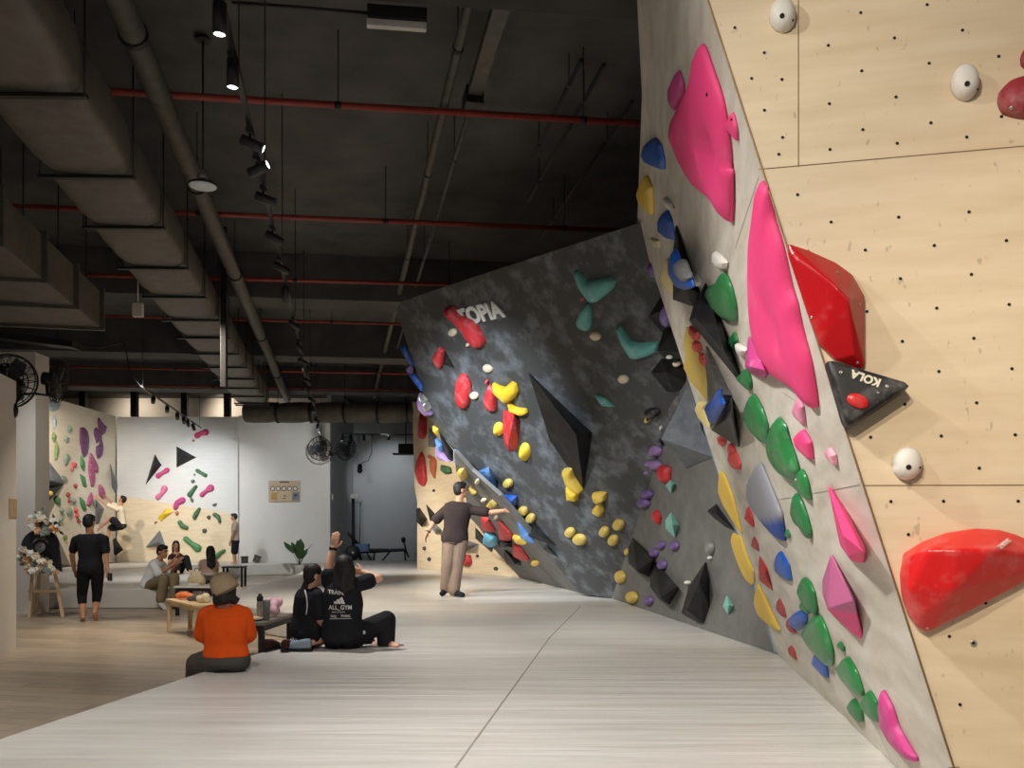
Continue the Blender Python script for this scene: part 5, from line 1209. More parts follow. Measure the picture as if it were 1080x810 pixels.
            for a in 'lr':
                A_, T_ = J[a+'a'], J[a+'t']; td = (T_-A_).normalized(); bm = newbm()
                capsule(bm, A_-td*.03*s, .05*s, A_+(T_-A_)*.5, .046*s); capsule(bm, A_+(T_-A_)*.4, .046*s, T_+td*.02*s, .036*s)
                sh_ = organic('shoe', bm, p[1], root, vox, 3); bm = newbm()
                q = V((0,0,-1)); q = (q-td*q.dot(td)).normalized()
                capsule(bm, A_-td*.04*s+q*.04*s, .022*s, T_+td*.03*s+q*.022*s, .02*s); capsule(bm, A_-td*.02*s+q*.04*s, .036*s, T_+q*.022*s, .034*s)
                for v in bm.verts:
                    dd_ = (v.co-(A_+q*.045*s)).dot(q); v.co -= q*dd_*.55
                organic('sole', bm, p[2], sh_, vox, 2)
        elif k == 'band':           # watch / bracelet
            _, a, t_, mat = p; E_, W_2 = J[a+'e'], J[a+'w']; c = E_+(W_2-E_)*t_; d = (W_2-E_).normalized(); bm = newbm()
            lathe(bm, [(.034*s,-.012),(.037*s,-.008),(.037*s,.008),(.034*s,.012)], c, d, 14); mesh_obj('wristband', bm, mat, root)
    if face:
        for e in (-1, 1):
            bm = newbm(); ell(bm, H+hs*e*.032*s+hx*.083*s+hup*.012*s, .014*s, .009*s, .007*s, R3, 10); mesh_obj('eye', bm, plain('dark eye', rgb(30,22,20), .3), root)
            bm = newbm(); capsule(bm, H+hs*e*.016*s+hx*.09*s+hup*.034*s, .004*s, H+hs*e*.046*s+hx*.08*s+hup*.036*s, .004*s, 6); mesh_obj('eyebrow', bm, M_hair, root)
        bm = newbm(); capsule(bm, H-hup*.062*s+hx*.09*s-hs*.018*s, .005*s, H-hup*.062*s+hx*.09*s+hs*.018*s, .005*s, 6); mesh_obj('mouth', bm, plain('lip tone', rgb(160,92,84), .5), root)
    return root
def jj(Y0):
    return lambda x, y, d=0: at(x, y, Y0+d)

Kblack = cloth('black cotton', rgb(30,31,36)); Kblack2 = cloth('black trousers cloth', rgb(26,27,31))
CLAMP[0] = on_floor
# 1 walking away in black
j = jj(12.95)
person('person in black tee and cropped black trousers walking away barefoot, phone in hand', (j(95,656).x, 12.95, 0), dict(
    head=j(94.5,551), neck=j(95,562.5), pelvis=j(95.5,600), ls=j(79.5,569,0), rs=j(110.5,568,0), le=j(76,586,.05), lw=j(78.5,602,.22), re=j(112,588,-.02), rw=j(113.5,603,-.04),
    lh=j(88.5,604), rh=j(102.5,604), lk=j(86.5,627,.06), rk=j(102.5,626,.12), la=j(87.5,652,-.05), ra=j(100,648,.02), lt=j(86.5,655.5,.06), rt=j(102,655,.12), rhd=V((.02,.05,-1)), lhd=V((0,.5,-.8))),
    1.0, S_mid, (0.1,1,0), (.05,1,-.1), [('shirt', Kblack, .62, .02, -.14), ('trousers', Kblack2, 1.34, .01), ('hair', 'short')], .009)
ph = empty('phone', j(114.5,607,-.06), 'dark phone held in the hand of the walking person in black', 'phone'); c = j(115,608.5,-.1)
bm = newbm(); addbox(bm, (c.x-.02,c.y-.006,c.z-.06), (c.x+.05,c.y+.006,c.z+.06)); bevel(bm, .004); mesh_obj('case', bm, M_black, ph)
bm = newbm(); addbox(bm, (c.x-.016,c.y-.008,c.z-.055), (c.x+.046,c.y-.0062,c.z+.055)); mesh_obj('screen', bm, plain('dark phone glass', rgb(40,42,48), .15), ph)
CLAMP[0] = None
# 2 climber
j = jj(25.4)
person('person in cream tee and black shorts climbing the far corner wall', j(114,575), dict(
    head=j(129.2,527), neck=j(126.8,533.5), pelvis=j(128.6,554), ls=j(124.5,536,.17), rs=j(124.0,537,-.17), le=j(118.5,530.5,.2), lw=j(113,525,.1), re=j(111.5,531.5,-.2), rw=j(103,525.5,-.1),
    lh=j(127.5,555,.09), rh=j(127.5,555,-.09), lk=j(115,557,.12), rk=j(116.5,546.5,-.15), la=j(114,570,.1), ra=j(105,557,-.1), lt=j(112.3,574,.08), rt=j(102.8,560,-.08), hup=V((.25,0,1))),
    .98, S_mid, (-1,.05,.1), (-.85,.1,.35), [('shirt', cloth('cream cotton', rgb(222,206,178)), .7, .03, -.14), ('trousers', Kblack, .72, .03), ('hair', 'short')], .012)
CLAMP[0] = on_leftmat
# 3 man in white shirt on the mat edge
j = jj(15.22)
person('person in loose white shirt and khaki trousers sitting on the corner of the far mat', j(160,635), dict(
    head=j(171.8,582), neck=j(167.5,590.5), pelvis=j(156.5,616.5), ls=j(170,594.5,.19), rs=j(162.5,595,-.17), le=j(179.5,605,.18), lw=j(187.5,594,.05), re=j(167.5,606,-.22), rw=j(182.5,595.5,-.12),
    lh=j(160,617.5,.1), rh=j(158.5,618,-.1), lk=j(184,609,-.3), rk=j(173,611,-.42), la=j(183.5,634,-.36), ra=j(168.8,636,-.45), lt=j(189,640,-.4), rt=j(174,642,-.52), lhd=V((.5,0,.8)), rhd=V((.5,0,.75)), hup=V((-.05,0,1))),
    1.0, S_mid, (1,-.25,0), (.92,-.35,-.08), [('shirt', cloth('white shirt cloth', rgb(232,236,236), .014), .9, .035, -.14), ('trousers', cloth('khaki cloth', rgb(132,120,96)), 1.85, .024), ('hair', 'short'), ('shoes', cloth('white canvas', rgb(200,198,192)), M_black)], .01, True)
CLAMP[0] = on_leftmat
# 4 woman behind with knees up
j = jj(20.4)
person('person with long black hair in dark maroon top, knees drawn up, on the far mat', j(186,603), dict(
    head=j(185.6,575.5), neck=j(185.5,583.5), pelvis=j(186,600.5,.1), ls=j(191.5,586.5), rs=j(179.8,586.8), le=j(194,595,-.15), lw=j(189.5,588,-.3), re=j(178.5,595,-.15), rw=j(186,588,-.32),
    lh=j(189,602,.05), rh=j(184,602,.05), lk=j(196.5,588.5,-.35), rk=j(187,592,-.4), la=j(200,601.5,-.5), ra=j(188,602,-.6), lt=j(201.5,603.8,-.62), rt=j(188.5,604.5,-.72), lhd=V((-.3,-.1,1)), rhd=V((.2,-.1,1))),
    .95, S_mid, (.3,-1,0), (.4,-.9,-.15), [('shirt', cloth('dark maroon cotton', rgb(58,30,34)), .35, .015, -.1), ('trousers', Kblack2, 1.9, .018), ('hair', 'long')], .011, True)
CLAMP[0] = None
# 5 woman from behind in pink
j = jj(16.4)
person('person with long black hair in dusty pink top and white shorts sitting with back turned', j(220,605), dict(
    head=j(221.8,582), neck=j(220.8,590), pelvis=j(220,605.0,.0), ls=j(212.8,593), rs=j(228,594), le=j(211.5,601,.02), lw=j(209.8,606,-.02), re=j(229,601.5,.02), rw=j(228,608,.12),
    lh=j(216,606.5,.05), rh=j(224,606.5,.05), lk=j(217,607.5,.3), rk=j(226,607.5,.32), la=j(218,618,.42), ra=j(225,618,.44), lt=j(218,624,.55), rt=j(226,624,.58), lhd=V((0,.1,-1))),
    .92, S_light, (0,1,0), (-.5,.85,0), [('shirt', cloth('dusty pink cotton', rgb(212,178,162)), .35, .018, -.1), ('trousers', cloth('white cotton', rgb(220,216,208)), .6, .02), ('hair', 'long', ([j(222,584), j(224.2,590,-.1), j(226,597,-.12)], [.05,.05,.03]))], .011)
CLAMP[0] = on_main
st_ = empty('stool', (j(220,605).x, 16.4, .003), 'small black stool under the person in dusty pink top', 'stool')
bm = newbm(); lathe(bm, [(.13,.37),(.15,.375),(.15,.40),(.13,.405)], (j(220,605).x, 16.4, .003), (0,0,1), 20); mesh_obj('seat', bm, M_blackp, st_)
for a in (.8, 2.4, 3.9, 5.5):
    bm = newbm(); tube(bm, [(j(220,605).x+.09*math.cos(a), 16.4+.09*math.sin(a), .37), (j(220,605).x+.14*math.cos(a), 16.4+.14*math.sin(a), .004)], .012, 8); mesh_obj('leg', bm, M_blackp, st_)
# 6 boy standing
j = jj(26.0)
person('person in grey beige tee and black shorts standing in profile by the far wall', j(247,597), dict(
    head=j(246.6,545.4), neck=j(248,550.2), pelvis=j(248.2,571), ls=j(248.6,552.8,.16), rs=j(248.6,553,-.16), le=j(246.8,562.5,.2), lw=j(245,571,.15), re=j(245.5,563,-.2), rw=j(243,571.5,-.18),
    lh=j(248.2,572.5,.08), rh=j(248,572.5,-.08), lk=j(247.6,584,.09), rk=j(247,584,-.09), la=j(248.5,593.5,.1), ra=j(247.3,593.7,-.1), lt=j(244.5,594.6,.1), rt=j(243.2,594.8,-.1), lhd=V((-.1,0,-1)), rhd=V((-.15,0,-1))),
    .93, S_mid, (-1,.1,0), (-1,-.1,-.05), [('shirt', cloth('grey beige cotton', rgb(168,150,134)), .6, .025, -.14), ('trousers', Kblack, .8, .025), ('hair', 'short')], .012)
CLAMP[0] = on_edge
# 7 orange tee
j = jj(6.32)
Korange = cloth('orange cotton', rgb(222,84,22), .012)
p7 = person('person in orange tee and tan hat seen from behind, sitting on the mat edge', j(238,708), dict(
    head=j(238,623,.02), neck=j(236.5,640), pelvis=j(238.5,695), ls=j(217.5,648,.0), rs=j(257,647.5,.0), le=j(214.5,671,.07), lw=j(220,683,.32), re=j(261,672,.06), rw=j(254,684,.3),
    lh=j(228,697,.02), rh=j(249,696,.02), lk=j(208,700,.26), rk=j(238,694,.5), la=j(206,726,.62), ra=j(230,718,.75), lt=j(203,730,.76), rt=j(228,722,.9), hup=V((-.2,-.05,1))),
    .87, S_light, (-.25,1,0), (-.1,1,-.15), [('shirt', Korange, .85, .04, .0), ('trousers', cloth('charcoal skirt cloth', rgb(78,76,72), .015), 1.55, .034), ('hair', 'chin', ([j(239,628), j(247,633,-.02), j(252,631.5,.0)], [.055,.04,.012]))], .007)
bm = newbm(); H7 = j(236,617.5,.02); R7 = Matrix.Rotation(math.radians(-24), 3, 'Y') @ Matrix.Rotation(math.radians(8), 3, 'X')
for (r0, z0_), (r1, z1) in zip(((.098,-.05),(.1,.0),(.094,.04),(.072,.08),(.03,.1)), ((.1,.0),(.094,.04),(.072,.08),(.03,.1),(.001,.102))):
    a = [bm.verts.new(H7+R7 @ V((math.cos(2*math.pi*i/32)*r0*.94, math.sin(2*math.pi*i/32)*r0*1.12, z0_))) for i in range(32)]; b_ = [bm.verts.new(H7+R7 @ V((math.cos(2*math.pi*i/32)*r1*.94, math.sin(2*math.pi*i/32)*r1*1.12, z1))) for i in range(32)]
    for i in range(32): bm.faces.new((a[i], a[(i+1)%32], b_[(i+1)%32], b_[i])).smooth = True
bmesh.ops.remove_doubles(bm, verts=bm.verts, dist=1e-4)
Ktan = cloth('tan hat cloth', rgb(172,152,124), .006)
hat = mesh_obj('hat', bm, Ktan, p7); hat['label'] = 'tan soft hat'
bm = newbm(); tube(bm, [H7+R7 @ V((math.cos(2*math.pi*i/32)*.093, math.sin(2*math.pi*i/32)*.111, -.04)) for i in range(33)], .007, 8, caps=False); mesh_obj('hat_band', bm, cloth('brown hat band', rgb(120,100,78)), hat)
CLAMP[0] = on_main
# 8 girl with ponytail
j = jj(7.55)
p8 = person('person with a long ponytail and bare bent knee, sitting beside the grey topped table', j(325,682), dict(
    head=j(331.5,607), neck=j(329,620), pelvis=j(322,667), ls=j(321.5,627,.12), rs=j(335.5,628,-.10), le=j(326,648,.3), lw=j(338,660,.28), re=j(337.5,652,-.12), rw=j(339,664,.04),
    lh=j(323,670,.08), rh=j(324,670,-.08), lk=j(341,673,.36), rk=j(341,671.5,.0), la=j(330,678.5,.26), ra=j(326,678,-.12), lt=j(318,681,.3), rt=j(313,680,-.08), rhd=V((.4,.2,-.8)), curl=V((.4,0,0))),
    .86, S_light, (.85,.5,0), (.8,.6,-.05), [('shirt', Kblack, .8, .03, -.14), ('trousers', Kblack2, .3, .018), ('hair', 'none', ([j(326,612), j(322,620,-.02), j(317.5,630,-.03), j(314.5,640,-.03), j(313.5,650,-.02)], [.05,.045,.045,.035,.012]))], .007)
sh8 = [o for o in bpy.data.objects if o.parent == p8 and o.name.startswith('shirt')][0]
def on_surface(o, pts, lift):
    bv = BVHTree.FromPolygons([v.co+ORI[o] for v in o.data.vertices], [tuple(p.vertices) for p in o.data.polygons]); out = []
    for p in pts:
        h = bv.ray_cast(V((0,0,CH)), ray(*p).normalized())
        if h[0] is not None: out.append(h[0]-ray(*p).normalized()*lift)
    return out
M_print = plain('white shirt print', rgb(205,205,200), .8)
bm = newbm(); q = on_surface(sh8, [(321.5+2.5*math.sin(t*2.6), 622+t*26) for t in [i/10 for i in range(11)]], .004)
if len(q) > 3: tube(bm, q, .006, 6); mesh_obj('print_stripe', bm, M_print, sh8)
CLAMP[0] = on_main
# 9 arm raised
j = jj(7.5)
p9 = person('person with white back print on a black tee raising one arm, seated on the mat', j(363,684), dict(
    head=j(363.5,599.5), neck=j(361,612.5), pelvis=j(361.5,669), ls=j(346.5,612.5,.0), rs=j(376.5,616,.0), le=j(347.5,594.5,.03), lw=j(351.5,578.5,.06), re=j(399,610,.05), rw=j(383.5,603.5,.12),
    lh=j(355,673,.05), rh=j(369,673,.05), lk=j(352,674,.5), rk=j(407.5,654,.25), la=j(390,679.5,.35), ra=j(407,679,.2), lt=j(402,681.5,.3), rt=j(419,681,.12), lhd=V((.18,.1,1)), rhd=V((-1,.1,.15)), lth=V((1,.2,0)), rth=V((0,0,1)), curl=V((.25,0,0))),
    .98, S_light, (.08,1,0), (-.1,1,.12), [('shirt', Kblack, (.3,.55), .028, -.14), ('trousers', cloth('black patterned trousers', rgb(34,34,38), .02), 1.92, .026), ('hair', 'bob'), ('band', 'l', .96, M_black)], .007)
sh9 = [o for o in bpy.data.objects if o.parent == p9 and o.name.startswith('shirt')][0]
def printed(txt, cx_, cy_, w, h, parent, sl=0.0, name='print'):
    cu = bpy.data.curves.new('txt', 'FONT'); cu.body = txt; cu.size = 1; cu.align_x = 'CENTER'; cu.align_y = 'CENTER'; cu.offset = .018
    o = bpy.data.objects.new('txt', cu); COL.objects.link(o); bpy.context.view_layer.update()
    me = bpy.data.meshes.new_from_object(o.evaluated_get(bpy.context.evaluated_depsgraph_get())); bpy.data.objects.remove(o)
    bm = newbm(); bm.from_mesh(me); proj(bm, cx_, cy_, w, h, parent, sl, name)
def proj(bm, cx_, cy_, w, h, parent, sl=0, name='print'):
    xs = [v.co.x for v in bm.verts]; ys = [v.co.y for v in bm.verts]; W = max(xs)-min(xs); Hh_ = max(ys)-min(ys)
    bv = BVHTree.FromPolygons([v.co+ORI[parent] for v in parent.data.vertices], [tuple(p.vertices) for p in parent.data.polygons])
    bmesh.ops.triangulate(bm, faces=bm.faces)
    dead = []
    for v in bm.verts:
        p = (cx_+(v.co.x-(max(xs)+min(xs))/2)/W*w, cy_-(v.co.y-(max(ys)+min(ys))/2)/Hh_*h+sl*(v.co.x/W))
        d = ray(*p).normalized(); hh = bv.ray_cast(V((0,0,CH)), d)
        if hh[0] is None: dead.append(v)
        else: v.co = hh[0]-d*.004
    if dead: bmesh.ops.delete(bm, geom=dead, context='VERTS')
    if bm.faces: mesh_obj(name, bm, M_print, parent)
printed('ALL', 357.5, 620.3, 7, 2.4, sh9); printed('TRAIN.', 354.5, 624.8, 17, 4.6, sh9, 1.5)
bm = newbm()
for x0, x1, hh_ in ((-1.0,-.45,.55),(-.42,.12,.95),(.15,.75,1.3)):
    polyf(bm, [V((x0+.1,0,0)), V((x1,0,0)), V((x1-.42*hh_*.7,hh_,0)), V((x0-.1+.0,hh_*.62,0))] if False else [V((x0,0,0)), V((x1,0,0)), V((x1-.6*hh_*.62,hh_*.95,0)), V((x1-.6*hh_*.62-.42,hh_*.72,0))])
proj(bm, 358, 633.2, 12, 7.4, sh9, 0, 'print_bars')
printed('ALL_GYM', 358.7, 641.0, 24.5, 5.6, sh9)
printed('ADULT & YOUTH', 356.5, 645.6, 14, 1.4, sh9); printed('WALL', 352, 650, 7, 3, sh9); printed('TRAINING', 364.3, 649.6, 10, 2.6, sh9)
bm = newbm(); polyf(bm, [V((0,0,0)),V((24,0,0)),V((24,.4,0)),V((0,.4,0))]); bmesh.ops.subdivide_edges(bm, edges=[e for e in bm.edges if e.calc_length() > 5], cuts=10); proj(bm, 359, 652.8, 23, .5, sh9, -.6)
tr9 = [o for o in bpy.data.objects if o.parent == p9 and o.name.startswith('trousers')][0]
bm = newbm(); q = on_surface(tr9, [(383.5,667)], .004)
if q: ell(bm, q[0], .018, .008, .018); mesh_obj('patch', bm, M_print, tr9)
CLAMP[0] = on_main
# 10 man pointing at the wall
j = jj(13.35)
p10 = person('person in dark brown tee and taupe trousers standing with outstretched arm at the dark overhang', j(475,628), dict(
    head=j(486,516.8), neck=j(484,528.5), pelvis=j(479.5,569), ls=j(471,536.5,.02), rs=j(497.5,537.5,.0), le=j(457.5,550.5,-.04), lw=j(451,561.5,-.1), re=j(515.5,540.5,-.06), rw=j(531,538.5,-.18),
    lh=j(474.5,573), rh=j(485,573), lk=j(471.8,597,-.05), rk=j(481.8,599,-.02), la=j(470,621.5,-.02), ra=j(478.5,624.3,-.1), lt=j(466.5,625.3,-.1), rt=j(487,627.0,-.2), lhd=V((-.35,0,-.9)), rhd=V((1,.05,.05)), rth=V((0,0,1)), curl=V((.5,0,0))),
    1.03, S_mid, (.3,1,0), (.85,.5,.05), [('shirt', cloth('dark brown cotton', rgb(52,42,40), .012), .8, .035, -.14), ('trousers', cloth('taupe cloth', rgb(128,108,92), .012), 1.93, .03), ('hair', 'short'), ('shoes', Kblack, M_black), ('band', 'l', .92, M_black)], .009)

CLAMP[0] = None
# ------------------------------------------------------------------ tables, benches and small things
def table(label, corner, ex, ey, ztop, thick, legw, mtop, mleg, z0=0.003, apron=.06):
    c0 = V((corner[0], corner[1], 0)); ex, ey = V(ex), V(ey); t = empty('low_table', c0+(ex+ey)/2+V((0,0,z0)), label, 'table')
    M = Matrix((( ex.x/ex.length, ey.x/ey.length, 0, c0.x), (ex.y/ex.length, ey.y/ey.length, 0, c0.y), (0,0,1,0), (0,0,0,1)))
    lx, ly = ex.length, ey.length
    bm = newbm(); addbox(bm, (0,0,ztop-thick), (lx,ly,ztop), M); bevel(bm, .006); bmesh.ops.recalc_face_normals(bm, faces=bm.faces); mesh_obj('table_top', bm, mtop, t)
    if apron:
        for a, b_ in (((.02,.02),(lx-.02,.05)),((.02,ly-.05),(lx-.02,ly-.02)),((.02,.05),(.05,ly-.05)),((lx-.05,.05),(lx-.02,ly-.05))):
            bm = newbm(); addbox(bm, (*a, ztop-thick-apron), (*b_, ztop-thick), M); bmesh.ops.recalc_face_normals(bm, faces=bm.faces); mesh_obj('apron', bm, mleg, t)
    for x in (.015, lx-legw-.015):
        for y in (.015, ly-legw-.015):
            bm = newbm(); addbox(bm, (x,y,z0), (x+legw,y+legw,ztop-thick), M); bevel(bm, .004); bmesh.ops.recalc_face_normals(bm, faces=bm.faces); mesh_obj('leg', bm, mleg, t)
    return t
M_pale = ply('pale beech', rgb(214,190,152), rgb(190,164,126), (4,4,1), False)
M_tabg = plain('grey table top', rgb(116,112,106), .5, var=.06)
table('black low table with grey top between the orange tee and the ponytail', (-3.12,8.66), (.6,.02,0), (.06,.98,0), .45, .035, .055, M_tabg, M_black)
table('pale wooden bench carrying an orange bag, left of the tan hat', (-4.72,11.62), (.78,-1.0,0), (.28,.22,0), .45, .03, .05, M_pale, M_pale, apron=.05)
table('small black table with white top behind the pale wooden bench', (-5.45,13.75), (.62,-.05,0), (.05,.55,0), .48, .03, .05, M_white, M_black, apron=.05)
table('black low table standing near the far mat', (-6.98,20.5), (.5,.06,0), (-.02,.4,0), .5, .04, .05, M_blackp, M_black, apron=0)
# bottles and food on the grey table
def bottle(name, label, cat, loc, prof, mat, capprof, capmat, group=None):
    t = empty(name, loc, label, cat, group); bm = newbm(); lathe(bm, prof, loc, (0,0,1), 20); mesh_obj('body', bm, mat, t)
    if capprof: bm = newbm(); lathe(bm, capprof, loc, (0,0,1), 18); mesh_obj('cap', bm, capmat, t)
    return t
M_steel = plain('brushed steel', rgb(176,172,166), .3, .8, var=.06)
zt = .4535
b1 = (at(274.3,655,8.95).x, 8.95, zt); b2 = (at(281,655,8.85).x, 8.85, zt)
bottle('thermos_bottle', 'tall steel thermos bottle with black cap on the grey table', 'bottle', b1, [(.03,0),(.036,.004),(.036,.17),(.03,.19),(.024,.2)], M_steel, [(.03,.192),(.034,.2),(.034,.235),(.02,.25),(.018,.268),(.006,.272)], M_black)
bottle('tumbler', 'grey speckled tumbler right of the steel thermos bottle', 'cup', b2, [(.03,0),(.034,.004),(.042,.2),(.042,.21),(.038,.212),(.036,.2)], plain('grey speckled enamel', rgb(120,122,120), .4, var=.3, scale=60), [(.037,.2),(.037,.206),(.001,.207)], M_black)
bg = empty('plastic_bag', (at(288.5,650,9.2).x, 9.2, zt), 'crumpled pale pink bag behind the grey tumbler', 'bag'); bm = newbm(); random.seed(5)
for k in range(7): ell(bm, V((at(288.5,650,9.2).x+random.uniform(-.06,.06), 9.2+random.uniform(-.04,.04), zt+.05+random.uniform(0,.12))), .045, .04, .055)
for v in bm.verts: v.co.z = max(v.co.z, zt)
organic('bag_body', bm, plain('pale pink film', rgb(222,176,190), .35), bg, .012, 2)
pl_ = empty('paper_plate', (at(268,655,8.85).x, 8.85, zt), 'paper plate of food at the near corner of the grey table', 'plate'); c = V(pl_.location)
bm = newbm(); lathe(bm, [(.05,0),(.07,.006),(.1,.022),(.1,.025),(.068,.011),(.001,.008)], c, (0,0,1), 24); mesh_obj('dish', bm, M_white, pl_)
for k in range(5):
    bm = newbm(); a = k*1.3; ell(bm, c+V((math.cos(a)*.035, math.sin(a)*.035, .025)), .028, .02, .016); mesh_obj('snack', bm, plain('fried snack', rgb(214,180,120), .7), pl_)
# things on the pale bench
ob = empty('tote_bag', at(196,629,11.55), 'folded orange cloth bag on the pale wooden bench', 'bag'); bm = newbm()
cb = V((at(196,629,11.45).x, 11.45, .4535))
for dx, dy, dz, r in ((-.1,.05,.05,.05),(-.03,.02,.06,.055),(.05,-.02,.05,.05),(.1,-.06,.035,.04)): ell(bm, cb+V((dx,dy,dz)), r*1.3, r, r*.9)
for v in bm.verts: v.co.z = max(v.co.z, .4535)
organic('cloth_body', bm, cloth('orange bag cloth', rgb(216,120,72)), ob, .012, 2)
db = empty('pouch', V((at(205,631,11.2).x, 11.2, .4535)), 'dark grey pouch between the orange bag and the pale bundle', 'pouch'); bm = newbm(); c = V(db.location)
for dx, dz, r in ((-.05,.035,.04),(.03,.045,.05),(.08,.03,.035)): ell(bm, c+V((dx,0,dz)), r*1.2, r, r)
for v in bm.verts: v.co.z = max(v.co.z, .4535)
organic('pouch_body', bm, cloth('dark grey cloth', rgb(84,90,92)), db, .012, 2)
wbn = empty('towel', V((at(214.5,631,11.0).x, 11.0, .4535)), 'pale bundled towel at the end of the pale wooden bench', 'towel'); bm = newbm(); c = V(wbn.location)
for dx, dz, r in ((-.04,.05,.05),(.03,.07,.055),(.05,.03,.045)): ell(bm, c+V((dx,0,dz)), r*1.1, r, r)
for v in bm.verts: v.co.z = max(v.co.z, .4535)
organic('towel_body', bm, cloth('cream towel cloth', rgb(216,204,176)), wbn, .012, 2)
# things on the small white topped table
tt = empty('takeaway_bag', V((at(207.5,615,13.95).x, 13.95, .4835)), 'translucent beige takeaway bag on the small white topped table', 'bag'); c = V(tt.location); bm = newbm()
loft(bm, [(c+V((0,0,z)), V((1,0,0)), V((0,1,0)), rx, ry) for z, rx, ry in ((0,.13,.07),(.08,.145,.08),(.15,.12,.06),(.2,.07,.03),(.23,.09,.02))], 16, .7); mesh_obj('bag_body', bm, plain('beige film bag', rgb(196,182,150), .4), tt, True)
bm = newbm(); tube(bm, [c+V((-.04,0,.22)), c+V((-.03,0,.27)), c+V((.03,0,.27)), c+V((.04,0,.22))], .008, 6); mesh_obj('handle', bm, M_black, tt)
tb2 = empty('snack_box', V((at(205.5,620,13.86).x, 13.84, .4835)), 'small white snack box before the beige takeaway bag', 'box'); c = V(tb2.location); bm = newbm(); addbox(bm, (c.x-.09,c.y-.03,c.z), (c.x+.09,c.y+.035,c.z+.045)); bevel(bm, .008); mesh_obj('tray', bm, M_white, tb2)
bm = newbm(); addbox(bm, (c.x-.095,c.y-.035,c.z+.046), (c.x+.095,c.y+.04,c.z+.056)); bevel(bm, .003); mesh_obj('lid', bm, M_pale, tb2)
# boxes on the far mat
for x, lab, tilt in ((258,'upright dark crate on the far mat, nearer the standing boy in black shorts',0),(271,'tilted dark crate on the far mat, nearer the plant',.35)):
    c = at(x,590,26.5); M = Matrix.Translation(V((c.x,26.5,ZM+.10+.02*(tilt>0)))) @ Matrix.Rotation(tilt, 4, 'Y'); t = empty('crate', (c.x,26.5,ZM), lab.replace('boy','person'), 'crate', 'dark crates on the far mat')
    bm = newbm(); addbox(bm, (-.09,-.08,-.1), (.09,.08,.1), M); bevel(bm, .01); bmesh.ops.recalc_face_normals(bm, faces=bm.faces); mesh_obj('shell', bm, plain('dark crate plastic', rgb(84,78,70), .6), t)
    bm = newbm(); addbox(bm, (-.098,-.088,.08), (.098,.088,.105), M); bmesh.ops.recalc_face_normals(bm, faces=bm.faces); mesh_obj('rim', bm, M_black, t)
# shoes on the mat
def shoe_pair(label, x, y, Y, mat, sole, dirs, group):
    for k, (dx, dy, dd_) in enumerate(dirs):
        c = atz(x, y, ZM)+V((dx, dy, 0)); d = V(dd_).normalized(); sd = d.cross(V((0,0,1)))
        t = empty('shoe', c, label % ('left' if k == 0 else 'right'), 'shoe', group); bm = newbm()
        loft(bm, [(c+d*a+V((0,0,z)), sd, V((0,0,1)), rx, rz) for a, z, rx, rz in ((-.12,.06,.02,.03),(-.11,.065,.034,.045),(-.05,.06,.036,.045),(.02,.05,.04,.036),(.08,.042,.046,.028),(.12,.04,.036,.02),(.135,.038,.015,.01))], 14, .9)
        organic('upper', bm, mat, t, .007, 3)
        bm = newbm(); loft(bm, [(c+d*a+V((0,0,.012)), sd, V((0,0,1)), rx, .012) for a, rx in ((-.13,.02),(-.115,.037),(-.04,.036),(.04,.042),(.1,.046),(.135,.03),(.145,.01))], 14, .7); mesh_obj('sole', bm, sole, t)
        bm = newbm()
        for q in range(4): tube(bm, [c+d*(.0+q*.022)+sd*-.022+V((0,0,.088-q*.007)), c+d*(.008+q*.022)+V((0,0,.094-q*.007)), c+d*(.016+q*.022)+sd*.022+V((0,0,.088-q*.007))], .004, 6)
        mesh_obj('laces', bm, M_white if 'blue' in label else M_redpipe, t)
shoe_pair('black and dark red climbing shoe under the grey table, %s of the pair', 294, 686, 7.5, cloth('black red shoe cloth', rgb(58,34,34)), M_black, ((-.075,.02,(.2,1,0)),(.07,0,(-.1,1,0))), 'dark red shoes on the mat')
shoe_pair('blue grey trainer in front of the ponytail, %s of the pair', 312, 685.5, 7.5, cloth('blue grey shoe cloth', rgb(134,148,162)), M_black, ((-.03,.06,(-1,.25,0)),(.03,-.06,(-1,.1,0))), 'blue grey trainers on the mat')

# ------------------------------------------------------------------ flower easel and record at the pillar
Y0 = 13.55
es = empty('easel', at(48,648,Y0), 'pale wooden easel holding a record shaped board by the white pillar', 'easel')
def ep(x, y, d=0): return at(x, y, Y0+d)
def foot(x, d=0): return V(((x-540)/900*(Y0+d), Y0+d, .003))
for a, b_ in ((foot(31.5,-.05), ep(37,568,.08)), (foot(67,-.05), ep(52,568,.08)), (foot(37,.38), ep(44,572,.12))):
    bm = newbm(); boxalong(bm, a, b_, .045, .03, V((0,1,0))); mesh_obj('leg', bm, M_pale, es)
bm = newbm(); boxalong(bm, ep(30,625,-.02), ep(62,625,-.02), .03, .045); mesh_obj('crossbar', bm, M_pale, es)
bm = newbm(); boxalong(bm, ep(29,603,-.08), ep(60,603,-.08), .07, .03); mesh_obj('ledge', bm, M_pale, es)
rc = ep(42.5,577,-.03); rn = V((.12,-1,.12)).normalized()
rd = empty('record_board', rc, 'big black record shaped board with grey centre label on the easel', 'sign board')
M_vinyl = plain('black vinyl board', rgb(34,35,40), .35, var=.15)
bm = newbm(); prof = [(.285,-.012),(.29,-.006),(.29,.006)]
for k in range(14): prof += [(.28-k*.013,.007),(.274-k*.013,.0045)]
prof += [(.09,.006),(.001,.006)]
lathe(bm, prof, rc, rn, 48); mesh_obj('disc', bm, M_vinyl, rd)
X_, Yv_ = frame(rn)
bm = newbm(); lathe(bm, [(.078,.0065),(.076,.009),(.001,.009)], rc, rn, 28); mesh_obj('centre_label', bm, plain('pale grey record label', rgb(176,180,190), .6), rd)
